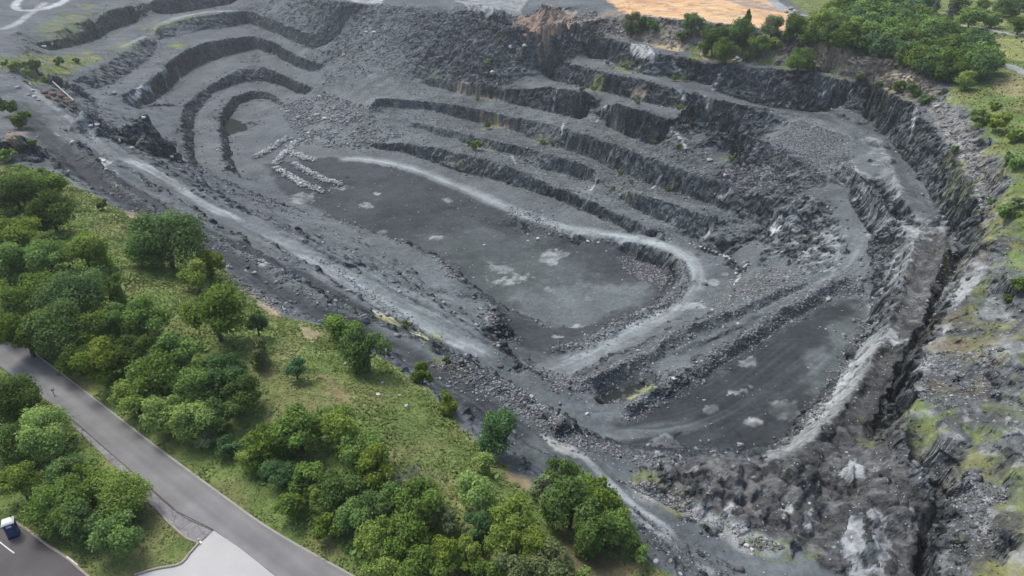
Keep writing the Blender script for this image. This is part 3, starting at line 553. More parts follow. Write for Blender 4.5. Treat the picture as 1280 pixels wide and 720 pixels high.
# tinted rock: ochre stains, calcite veins, the pale slab
for poly, c, k in [([(565,103),(600,108),(632,116),(636,126),(600,124),(565,112)], (.24,.21,.16), .75),([(600,142),(640,150),(645,165),(620,160)], (.28,.2,.15), .6),([(560,196),(585,205),(580,212),(560,205)], (.27,.23,.15), .5),([(768,152),(780,156),(782,165),(768,163)], (.3,.24,.16), .7),([(788,110),(805,112),(808,124),(790,122)], (.25,.2,.14), .7),([(50,112),(60,116),(88,122),(94,128),(80,130),(58,120)], (.12,.085,.07), .8),
                   ([(158,121),(188,105),(190,114),(166,133)], (.50,.51,.51), .9),([(787,56),(808,56),(820,70),(815,80),(790,68)], (.40,.40,.40), .85),([(965,280),(978,268),(972,290),(962,296)], (.55,.55,.54), .85),([(880,284),(893,278),(888,292),(882,300)], (.5,.5,.49), .8),([(120,196),(140,200),(138,206),(126,206)], (.45,.46,.46), .9),([(1030,275),(1042,290),(1038,310),(1028,300)], (0.280,0.287,0.286), .6),([(1065,210),(1090,240),(1115,272),(1105,285),(1080,255),(1060,225)], (0.270,0.277,0.277), .6)]:
    patch(poly, c, k, .6, .8, 2.0)
VEINS = [[(757,132),(752,140),(745,152)],[(840,75),(848,88),(856,92)],[(838,160),(850,172),(858,186)],[(905,84),(898,98),(890,112)],[(946,182),(938,192)],[(765,190),(760,200)],[(748,218),(738,238)],[(735,250),(726,262)],[(705,154),(702,168)],[(820,228),(826,222)],[(936,330),(928,338),(918,356)],[(845,112),(856,125)],[(1030,112),(1045,103)],
         [(1005,96),(1015,91)],[(820,228),(815,236)],[(1070,128),(1084,135)],[(700,110),(694,125),(690,134)],[(1142,148),(1146,135),(1140,160)],[(900,246),(925,236)],[(880,120),(890,130),(884,140)],[(915,100),(905,112)],[(640,255-60),(645,205)],[(222,88),(226,100)],[(206,87),(205,100)],[(880,60),(875,70)],[(1145,145),(1138,175)]]
for v in VEINS: put(*stroke(v, .75, .5, .5, 1.5), (.44,.45,.44))
for p_, w_ in [([(20,128),(75,190),(112,226),(150,252),(230,296),(300,336),(360,372),(430,410),(510,452),(570,492),(640,536)], 6.5), ([(115,203),(170,240),(260,289),(340,327),(400,358),(450,386),(520,420),(600,462),(660,497)], 5)]:
    put(*stroke(p_, w_, .35, .3), (.058,.063,.069), 0, .08)
# ruts and scraped streaks along the lanes, stains and wet or dusty areas on the floors
def ruts(pix, spread, n_, lo=.78, hi=1.22, w=.7):
    P = smooth_path(to_world(pix)); T = np.gradient(P, axis=0); T /= np.linalg.norm(T, axis=1, keepdims=True); Nn = np.stack([-T[:, 1], T[:, 0]], 1)
    for q in range(n_):
        o_ = random.gauss(0, .5) * spread; a = random.randint(0, max(0, len(P) - 8)); b = min(len(P), a + random.randint(8, 40))
        Q = (P + Nn * (o_ + .6 * np.sin(np.arange(len(P)) * .15 + q))[:, None])[a:b]
        if len(Q) < 3: continue
        sl, m = stroke(None, random.uniform(.5, 1.4) * w, .6, .4, 2.0, world=Q, ends=5)
        f = random.choice((random.uniform(lo, .92), random.uniform(1.08, hi), random.uniform(1.08, hi)))
        ALB[sl] *= (1 + (f - 1) * m)[..., None]
ruts([(0,97),(40,120),(110,174),(150,202),(230,246),(300,281),(340,292),(400,326),(480,377),(560,420),(625,452)], 9, 46)
ruts([(30,140),(75,190),(150,252),(230,296),(360,372),(430,410),(510,452),(570,492),(650,542),(720,587),(800,640),(870,680)], 6, 34)
ruts([(100,195),(170,240),(260,287),(340,325),(450,385),(520,420),(600,462),(660,497)], 5, 26)
ruts([(160,205),(250,250),(330,300),(420,330),(500,370),(580,405),(640,440)], 12, 26, w=1.2)
ruts(LOOP, 4, 30, .8, 1.25); ruts([(690,520),(760,545),(830,540),(900,520),(960,480),(1020,430)], 6, 26, .85, 1.3)
ruts([(420,215),(500,225),(600,270),(680,310),(760,345)], 22, 9, .9, 1.12, .8)
ruts([(880,420),(940,390),(1010,355),(1060,330),(1080,290)], 5, 16); ruts([(240,160),(250,130),(290,105)], 5, 8); ruts([(180,130),(215,110),(245,85),(300,66)], 6, 12); ruts([(150,75),(190,52),(240,30),(300,20)], 5, 10)
stn = fbm2(GX, GY, 16, 4, off=12) + .6 * fbm2(GX, GY, 5, 3, off=15)
ALB *= (1 + .30 * np.clip(stn, -.6, .9) * (1 - GRASS) * (1 - SANDM))[..., None]
ALB *= (1 + .10 * fbm2(GX, GY, 5, 4, off=7))[..., None]
cool = ((1 - GRASS) * (1 - SANDM) * np.ones_like(MUD))[..., None]; ALB *= 1 + cool * np.array([-.05, .012, .030], np.float32)
ALB = np.clip(ALB, .02, .8)

# paved ground keeps flat and smooth
PAVED_LINES = None
# ------------------------------------------------------------------ materials helpers
def new_mat(name):
    m = bpy.data.materials.new(name); m.use_nodes = True
    nt = m.node_tree; nt.nodes.clear()
    out = nt.nodes.new('ShaderNodeOutputMaterial'); b = nt.nodes.new('ShaderNodeBsdfPrincipled')
    b.inputs['Roughness'].default_value = .95; b.inputs['Specular IOR Level'].default_value = .15
    nt.links.new(b.outputs[0], out.inputs[0])
    return m, nt, b
class N:
    """terse node maker"""
    def __init__(s, nt): s.nt = nt
    def __call__(s, t, ins=None, **p):
        n = s.nt.nodes.new('ShaderNode' + t)
        for k, v in p.items(): setattr(n, k, v)
        for k, v in (ins or {}).items():
            i = n.inputs[k]
            if isinstance(v, bpy.types.NodeSocket): s.nt.links.new(v, i)
            else: i.default_value = v
        return n
    def math(s, op, a, b=0.0, clamp=False):
        n = s('Math', {0: a, 1: b}, operation=op, use_clamp=clamp); return n.outputs[0]
    def mul(s, a, b): return s.math('MULTIPLY', a, b)
    def add(s, a, b): return s.math('ADD', a, b)
    def remap(s, v, a, b, c, d):
        n = s('MapRange', {'Value': v, 'From Min': a, 'From Max': b, 'To Min': c, 'To Max': d}); return n.outputs[0]
    def mix(s, f, a, b):
        n = s('Mix', data_type='RGBA')
        for k, v in (('Factor', f), ('A', a), ('B', b)):
            i = [q for q in n.inputs if q.name == k and (q.type == 'RGBA' if k != 'Factor' else q.type == 'VALUE')][0]
            if isinstance(v, bpy.types.NodeSocket): s.nt.links.new(v, i)
            else: i.default_value = v if k == 'Factor' else (*v, 1) if len(v) == 3 else v
        return [o for o in n.outputs if o.type == 'RGBA'][0]
    def scale(s, col, f):
        n = s('VectorMath', operation='SCALE'); s.nt.links.new(col, n.inputs[0])
        if isinstance(f, bpy.types.NodeSocket): s.nt.links.new(f, n.inputs['Scale'])
        else: n.inputs['Scale'].default_value = f
        return n.outputs[0]

def ground_material():
    m, nt, b = new_mat('ground_surface'); n = N(nt)
    alb = n('Attribute', attribute_name='albedo').outputs['Color']
    mk = n('SeparateColor', {0: n('Attribute', attribute_name='mask').outputs['Color']})
    rock, peb, grs = mk.outputs[0], mk.outputs[1], mk.outputs[2]
    P = n('TexCoord').outputs['Object']
    n1 = n('TexNoise', {'Vector': P, 'Scale': .9, 'Detail': 9.0, 'Roughness': .65}).outputs['Fac']
    n2 = n('TexNoise', {'Vector': P, 'Scale': .12, 'Detail': 6.0, 'Roughness': .6}).outputs['Fac']
    n3 = n('TexNoise', {'Vector': P, 'Scale': 3.5, 'Detail': 4.0, 'Roughness': .7}).outputs['Fac']
    # loose stones: two sizes of cells, some of them pale
    v1 = n('TexVoronoi', {'Vector': P, 'Scale': 1.1, 'Randomness': 1.0}); v2 = n('TexVoronoi', {'Vector': P, 'Scale': 2.6, 'Randomness': 1.0})
    def stones(v, r):
        c = n('SeparateColor', {0: v.outputs['Color']}).outputs[0]
        pick = n.math('GREATER_THAN', n.add(c, n.mul(n.mul(peb, peb), .55)), .995)
        inside = n.remap(v.outputs['Distance'], r * .55, r, 1, 0)
        return n.mul(pick, inside), c
    s1, c1 = stones(v1, .38); s2, c2 = stones(v2, .42)
    st = n.math('MAXIMUM', s1, s2)
    tone = n.add(n.mul(n.remap(n1, .3, .7, -.5, .5), n.add(.5, n.mul(rock, .7))), n.add(n.remap(n2, .3, .7, -.16, .16), n.remap(n3, .3, .7, -.16, .16)))
    col = n.scale(alb, n.math('MAXIMUM', n.add(1.0, tone), .25))
    stcol = n.mix(c2, (.20, .21, .22), (.52, .53, .53))
    col = n.mix(n.mul(st, n.math('SUBTRACT', 1.0, grs, True)), col, stcol)
    nt.links.new(col, b.inputs['Base Color'])
    # relief
    vr = n('TexVoronoi', {'Vector': n('Mapping', {'Vector': P, 'Scale': (.8, .8, 1.4), 'Rotation': (.5, .3, .4)}).outputs[0], 'Scale': .75}, feature='F1')
    h = n.add(n.mul(n1, n.add(.25, n.mul(rock, 1.1))), n.add(n.mul(st, .25), n.add(n.mul(n3, n.add(.06, n.mul(grs, .25))), n.mul(n.mul(vr.outputs['Distance'], rock), .55))))
    bp = n('Bump', {'Height': h, 'Strength': .9, 'Distance': .9}).outputs[0]
    nt.links.new(bp, b.inputs['Normal'])
    return m

# ------------------------------------------------------------------ terrain meshes: one sheet, cut into named kinds of ground
def push_rock(P, nrm, rock):
    """break the faces up: move rock along its normal by blocky 3D noise"""
    x, y, z = P[..., 0], P[..., 1], P[..., 2]
    wx_ = x + vnoise3(x / 2.4, y / 2.4, z / 2.4 + 5) * .9; wy_ = y + vnoise3(x / 2.4 + 17, y / 2.4, z / 2.4) * .9; wz_ = z + vnoise3(x / 3, y / 3 + 9, z / 3) * .7
    def cell(sx, sz, o): return _P3[(np.floor((wx_ + .35 * wz_) / sx + o).astype(np.int64)) & 63, (np.floor(wy_ / sx + o * .7).astype(np.int64)) & 63, (np.floor((wz_ + .25 * wx_) / sz).astype(np.int64)) & 63] - .5
    a = vnoise3(x / 5.0, y / 5.0, z / 3.0) * .45
    b = cell(2.3, 1.7, 0) * 1.15 + cell(1.05, .8, 21) * .65
    c = (np.abs(vnoise3(x / 1.9 + 31, y / 1.9, z / 1.5)) - .35) * .5
    d = vnoise3(x / .9, y / .9 + 11, z / .9) * .2
    k = (rock * (a + b + c + d))[..., None]
    return P + nrm * k
gx, gy = slopes()
NRM = np.stack([-gx, -gy, np.ones_like(gx)], -1).astype(np.float32); NRM /= np.linalg.norm(NRM, axis=-1, keepdims=True)
P3 = np.stack([GX, GY, GZ], -1)
def grid_normals(P):
    du = np.gradient(P, axis=1); dv = np.gradient(P, axis=0)
    n = np.cross(du, dv); return n / np.maximum(np.linalg.norm(n, axis=-1, keepdims=True), 1e-9)
# steep rock is resampled with SPLIT times as many rows so that its broken relief has real facets
SPLIT = 4
AMT = np.clip(ROCK * 1.2 - .1, 0, 1) * smooth(.3, .9, np.hypot(gx, gy)) * (1 - soft_mask) * (1 - .85 * MUD)
AMT[AMT < .02] = 0; AMT[:2] = 0; AMT[-2:] = 0
hot = AMT > 0
FINE = hot[:-1, :-1] | hot[1:, :-1] | hot[:-1, 1:] | hot[1:, 1:]
def up_rows(A):
    t = (np.arange(SPLIT) / SPLIT).astype(np.float32)
    t = t.reshape(1, SPLIT, *([1] * (A.ndim - 1)))
    B = A[:-1, None] * (1 - t) + A[1:, None] * t
    return np.concatenate([B.reshape(-1, *A.shape[1:]), A[-1:]], 0)
FP = up_rows(P3.astype(np.float32)); FA = up_rows(AMT.astype(np.float32)); FN = up_rows(NRM)
hm = FA > 0
FP[hm] = push_rock(FP[hm], FN[hm], FA[hm] * 1.3)
del FN
VN = grid_normals(P3)
def beds(P, rock):
    x, y, z = P[..., 0], P[..., 1], P[..., 2]
    a = vnoise3(x / 7 + z * .12, y / 7, z / .9 + x * .05) * .30 + vnoise3(x / 2.2, y / 2.2 + 5, z / 2.0) * .30 + vnoise3(x / .8 + 9, y / .8, z / .7) * .22
    return np.maximum(1 + rock * a * 1.15, .35)

kind = np.zeros((NR, NC), np.int8)                     # 0 quarry ground, 1 haul road, 2 grass, 3 sand, 4 mud
kind[MUD > .5] = 4; kind[SANDM > .5] = 3; kind[ROAD > .45] = 1; kind[GRASS > .5] = 2
fk = kind[:-1, :-1]
MAT_GROUND = ground_material()
def set_attr(me, name, rgb):
    at_ = me.attributes.new(name, 'FLOAT_COLOR', 'POINT')
    a = np.ones((len(rgb), 4), np.float32); a[:, :3] = rgb; at_.data.foreach_set('color', a.ravel())
def quads_mesh(name, V, Q, normals=None):
    me = bpy.data.meshes.new(name)
    me.vertices.add(len(V)); me.vertices.foreach_set('co', np.asarray(V, np.float32).ravel())
    k = Q.shape[1]
    me.loops.add(Q.size); me.loops.foreach_set('vertex_index', Q.astype(np.int32).ravel())
    me.polygons.add(len(Q)); me.polygons.foreach_set('loop_start', (np.arange(len(Q)) * k).astype(np.int32))
    me.update(calc_edges=True)
    if normals is not None:
        me.shade_smooth(); me.normals_split_custom_set_from_vertices(np.asarray(normals, np.float32))
    return me
def link(name, me, mat=None, parent=None):
    o = bpy.data.objects.new(name, me); COL.objects.link(o)
    if mat: me.materials.append(mat)
    if parent: o.parent = parent
    return o
idx = np.arange(NR * NC).reshape(NR, NC)
ALLQ = np.stack([idx[:-1, :-1], idx[:-1, 1:], idx[1:, 1:], idx[1:, :-1]], -1)
MASK3 = np.stack([ROCK, PEB, GRASS], -1).astype(np.float32)
FNV = grid_normals(FP).astype(np.float32); FALB = up_rows(ALB); FMASK = up_rows(MASK3)
fm_ = np.repeat(np.pad(FINE, ((0, 1), (0, 1))), SPLIT, 0)[:FP.shape[0]]; fm_[SPLIT:] |= fm_[:-SPLIT]; fm_[:, 1:] |= fm_[:, :-1]
FALB[fm_] *= beds(FP[fm_], FMASK[fm_][:, 0] * (1 - .3 * up_rows(MUD)[fm_]))[:, None]
ALB *= beds(P3, ROCK * (1 - .3 * MUD))[..., None].astype(np.float32)
fi_ = np.arange(FP.shape[0] * NC).reshape(-1, NC)
FALLQ = np.stack([fi_[:-1, :-1], fi_[:-1, 1:], fi_[1:, 1:], fi_[1:, :-1]], -1)
for k, nm in enumerate(['quarry_ground', 'haul_road', 'grass_ground', 'sand_ground', 'mud_ground']):
    Q = ALLQ[(fk == k) & ~FINE]
    used, inv = np.unique(Q, return_inverse=True); Q = inv.reshape(Q.shape)
    V = P3.reshape(-1, 3)[used]; NV = VN.reshape(-1, 3)[used]; A1 = ALB.reshape(-1, 3)[used]; M1 = MASK3.reshape(-1, 3)[used]
    fine = np.repeat((fk == k) & FINE, SPLIT, 0)
    if fine.any():
        Q2 = FALLQ[fine]; used, inv = np.unique(Q2, return_inverse=True); Q2 = inv.reshape(Q2.shape)
        Q = np.concatenate([Q, Q2 + len(V)])
        V = np.concatenate([V, FP.reshape(-1, 3)[used]]); NV = np.concatenate([NV, FNV.reshape(-1, 3)[used]])
        A1 = np.concatenate([A1, FALB.reshape(-1, 3)[used]]); M1 = np.concatenate([M1, FMASK.reshape(-1, 3)[used]])
    if not len(Q): continue
    me = quads_mesh(nm, V, Q, NV)
    set_attr(me, 'albedo', A1); set_attr(me, 'mask', M1)
    o = link(nm, me, MAT_GROUND); o['kind'] = 'structure'
# land out to the horizon: a skirt from the sheet's rim
rim = np.concatenate([idx[0, :], idx[1:, -1], idx[-1, -2::-1], idx[-2:0:-1, 0]])
R0 = P3.reshape(-1, 3)[rim]; c0 = np.array([0, 330, 0]); dirv = R0 - c0; dirv[:, 2] = 0
R1_ = R0 + dirv / np.linalg.norm(dirv, axis=1, keepdims=True) * 150; R1_[:, 2] = R0[:, 2] * .3 + 1
R2_ = c0 + dirv / np.linalg.norm(dirv, axis=1, keepdims=True) * 6000; R2_[:, 2] = 2
nn = len(rim); a = np.arange(nn); b_ = (a + 1) % nn
Q = np.concatenate([np.stack([a, a + nn, b_ + nn, b_], 1), np.stack([a + nn, a + 2 * nn, b_ + 2 * nn, b_ + nn], 1)])
me = quads_mesh('surrounding_land', np.concatenate([R0, R1_, R2_]), Q)
set_attr(me, 'albedo', np.tile(np.array(C_GRASS), (3 * nn, 1))); set_attr(me, 'mask', np.tile([0, 0, 1.], (3 * nn, 1)))
o = link('surrounding_land', me, MAT_GROUND); o['kind'] = 'structure'
# ------------------------------------------------------------------ plants
def leaf_material(name, base, light, var=.25):
    m, nt, b = new_mat(name); n = N(nt)
    r = n('ObjectInfo').outputs['Random']
    t = n('Attribute', attribute_name='tint').outputs['Fac']
    P = n('TexCoord').outputs['Object']
    nz = n('TexNoise', {'Vector': P, 'Scale': 1.3, 'Detail': 2.0}).outputs['Fac']
    f = n.math('ADD', n.mul(t, .75), n.remap(nz, .3, .7, -.15, .25), True)
    col = n.mix(f, base, light)
    hsv = n('HueSaturation', {'Color': col, 'Hue': n.remap(r, 0, 1, .497, .518), 'Saturation': n.remap(r, 0, 1, 1.05, .85), 'Value': n.remap(r, 0, 1, 1 - var, 1 + var)})
    nt.links.new(hsv.outputs[0], b.inputs['Base Color'])
    tr = n('BsdfTranslucent', {'Color': hsv.outputs[0]})
    mx = n('MixShader', {0: .36}); nt.links.new(b.outputs[0], mx.inputs[1]); nt.links.new(tr.outputs[0], mx.inputs[2])
    nt.links.new(mx.outputs[0], [q for q in nt.nodes if q.type == 'OUTPUT_MATERIAL'][0].inputs[0])
    return m
LEAF = {'dark': leaf_material('leaf_dark', (0.101,0.168,0.046), (0.205,0.323,0.076)), 'mid': leaf_material('leaf_mid', (0.140,0.226,0.046), (0.279,0.420,0.084)),
        'light': leaf_material('leaf_light', (0.197,0.307,0.055), (0.410,0.500,0.106)), 'yellow': leaf_material('leaf_yellow', (.210,.310,.055), (.400,.490,.105)),
        'grey': leaf_material('leaf_grey', (0.156,0.203,0.084), (0.303,0.353,0.144)), 'blue': leaf_material('leaf_bluish', (0.123,0.173,0.137), (0.246,0.300,0.251)), 'teal': leaf_material('leaf_teal', (0.086,0.168,0.061), (0.164,0.307,0.099))}
m_, nt_, b_s = new_mat('bark'); n_ = N(nt_)
nt_.links.new(n_.mix(n_('TexNoise', {'Vector': n_('TexCoord').outputs['Object'], 'Scale': 3.0, 'Detail': 5.0}).outputs['Fac'], (.07,.055,.042), (.16,.135,.11)), b_s.inputs['Base Color'])
BARK = m_

def leaf_cloud(name, centers, radii, n, size, rg, tint_fn=None, up=.35, squash=.85):
    """n small leaf sprays (bent quads) spread over and through the lobes"""
    k = rg.choice(len(centers), n, p=(radii ** 2) / (radii ** 2).sum())
    d = rg.normal(size=(n, 3)); d[:, 2] += .25; d /= np.linalg.norm(d, axis=1, keepdims=True)
    rr = radii[k] * (1 - .55 * rg.random(n) ** 2.2) * (1 + .16 * rg.normal(size=n))
    p = centers[k] + d * rr[:, None] * np.array([1, 1, squash])
    nr = d + rg.normal(size=(n, 3)) * .55; nr[:, 2] += up; nr /= np.linalg.norm(nr, axis=1, keepdims=True)
    t = np.cross(nr, rg.normal(size=(n, 3))); t /= np.linalg.norm(t, axis=1, keepdims=True); b = np.cross(nr, t)
    sz = size * (.6 + .8 * rg.random(n)); a = t * (sz * .5)[:, None]; c = b * (sz * .5 * (.55 + .4 * rg.random(n)))[:, None]
    bend = nr * (sz * .16)[:, None]
    V = np.stack([p - a - bend, p + c * 1.0 + bend * .3, p + a - bend, p - c + bend * .3], 1).reshape(-1, 3)
    Q = np.arange(n * 4).reshape(n, 4)
    me = quads_mesh(name, V, Q)
    lt = rg.random(len(centers)) * .6
    tint = np.clip(lt[k] + rg.normal(size=n) * .18 + .12, 0, 1)
    at_ = me.attributes.new('tint', 'FLOAT', 'POINT'); at_.data.foreach_set('value', np.repeat(tint, 4).astype(np.float32))
    return me
def tube_mesh(name, paths, sides=6):
    V = []; Q = []
    for P, R in paths:
        P = np.asarray(P, float); base = len(V)
        for i, (p, r) in enumerate(zip(P, R)):
            t = P[min(i + 1, len(P) - 1)] - P[max(i - 1, 0)]; t /= np.linalg.norm(t) + 1e-9
            u = np.cross(t, [.3, .9, .1]); u /= np.linalg.norm(u) + 1e-9; v = np.cross(t, u)
            for s in range(sides):
                a = 2 * math.pi * s / sides; V.append(p + r * (u * math.cos(a) + v * math.sin(a)))
        for i in range(len(P) - 1):
            for s in range(sides):
                Q.append([base + i * sides + s, base + i * sides + (s + 1) % sides, base + (i + 1) * sides + (s + 1) % sides, base + (i + 1) * sides + s])
    me = quads_mesh(name, V, np.array(Q)); me.materials.append(BARK); me.shade_smooth(); return me
def make_variant(i, D, H, nl, leaf, nleaf, kind='round'):
    """crown and trunk meshes for a tree of crown diameter D and height H (metres)"""
    rg = np.random.default_rng(100 + i)
    c = []; r = []
    for q in range(nl):
        while True:
            v = rg.uniform(-1, 1, 3)
            if np.linalg.norm(v) < 1: break
        if kind == 'cone':
            z = rg.random() ** 1.5; rad = (1 - z) * .85 + .06; a = rg.random() * 6.28
            c.append([math.cos(a) * rad * D * .38 * rg.random() ** .4, math.sin(a) * rad * D * .38 * rg.random() ** .4, H * (.12 + .84 * z)]); r.append(D * (.10 + .12 * (1 - z)))
        else:
            zc = .52 if kind == 'round' else .48
            c.append([v[0] * D * .39, v[1] * D * .39, H * (zc + v[2] * (.33 if kind == 'round' else .38))]); r.append(D * rg.uniform(.09, .23))
    c = np.array(c); r = np.array(r)
    crown = leaf_cloud('crown', c, r, nleaf, leaf, rg)
    top = c[np.argmax(c[:, 2])]
    br = D * .028 + .03
    trunk = [([[0, 0, -.6], [rg.normal() * .05 * D, rg.normal() * .05 * D, H * .3], [top[0] * .5, top[1] * .5, H * .6], top], [br * 1.25, br, br * .6, br * .15])]
    for q in range(min(7, nl)):
        e = c[q]; s = np.array([0, 0, H * (.18 + .25 * rg.random())]); mid = (s + e) * .5 + np.array([0, 0, -.03 * H])
        trunk.append(([s, mid, e], [br * .55, br * .38, br * .1]))
    return crown, tube_mesh('trunk', trunk)
VAR = {'small': [make_variant(i, 4.0, 4.0, 12, .28, 2600) for i in range(4)], 'medium': [make_variant(10 + i, 6.5, 7.0, 20, .33, 5600) for i in range(6)], 'large': [make_variant(20 + i, 10.0, 9.5, 36, .34, 12500) for i in range(6)],
       'tall': [make_variant(30 + i, 5.5, 8.5, 15, .33, 4000, 'tall') for i in range(4)], 'far': [make_variant(40 + i, 9.0, 9.0, 22, .66, 2600) for i in range(6)], 'cone': [make_variant(50 + i, 6.5, 12, 34, .6, 1600, 'cone') for i in range(2)],
       'shrub': [make_variant(60 + i, 2.6, 1.9, 6, .40, 420) for i in range(4)]}
DIM = {'small': (4.2, 4.2), 'medium': (6.4, 7.0), 'large': (9.6, 9.6), 'tall': (5.4, 8.5), 'far': (8.4, 9.0), 'cone': (6.0, 12.2), 'shrub': (2.6, 2.1)}
_cnt = {}
_mats = {}
def crown_in(me, mat):
    """crown mesh with the wanted leaf material (mesh data shared between trees of one look)"""
    key = (me.name, mat)
    if key not in _mats:
        c = me.copy(); c.materials.clear(); c.materials.append(LEAF[mat]); _mats[key] = c
    return _mats[key]
def tagged(o, label, cat, group=None):
    o['label'] = label; o['category'] = cat
    if group: o['group'] = group
    return o
def tree(px, py, wpx, size, leaf, label, name='tree', cat='tree', group=None, ratio=1.0, seat=None):
    """a tree whose crown is centred at photo pixel (px,py) and wpx wide; it stands on the ground below that"""
    D0, H0 = DIM[size]
    h = 4.0
    for _ in range(3):
        q = ground(px, py, [h * .52])[0]
        depth = q[1] * CP + (CAM_Z - (q[2] + h * .52)) * SP
        k = 1.08 * wpx * depth / F_PX / D0; h = H0 * k * ratio
    k_ = _cnt.get(size, 0); _cnt[size] = k_ + 1
    crown, trunk = VAR[size][k_ % len(VAR[size])]
    rz = (k_ * 2.4) % 6.28
    if size == 'shrub':
        t = bpy.data.objects.new(name, crown_in(crown, leaf)); COL.objects.link(t)
    else:
        t = bpy.data.objects.new(name, None); COL.objects.link(t); t.empty_display_size = .5
        for nm, me in (('trunk', trunk), ('crown', crown_in(crown, leaf))):
            o = bpy.data.objects.new(nm, me); COL.objects.link(o); o.parent = t
    t.location = q; t.rotation_euler = (0, 0, rz); t.scale = (k, k, k * ratio)
    tagged(t, label, cat, group)
    return t
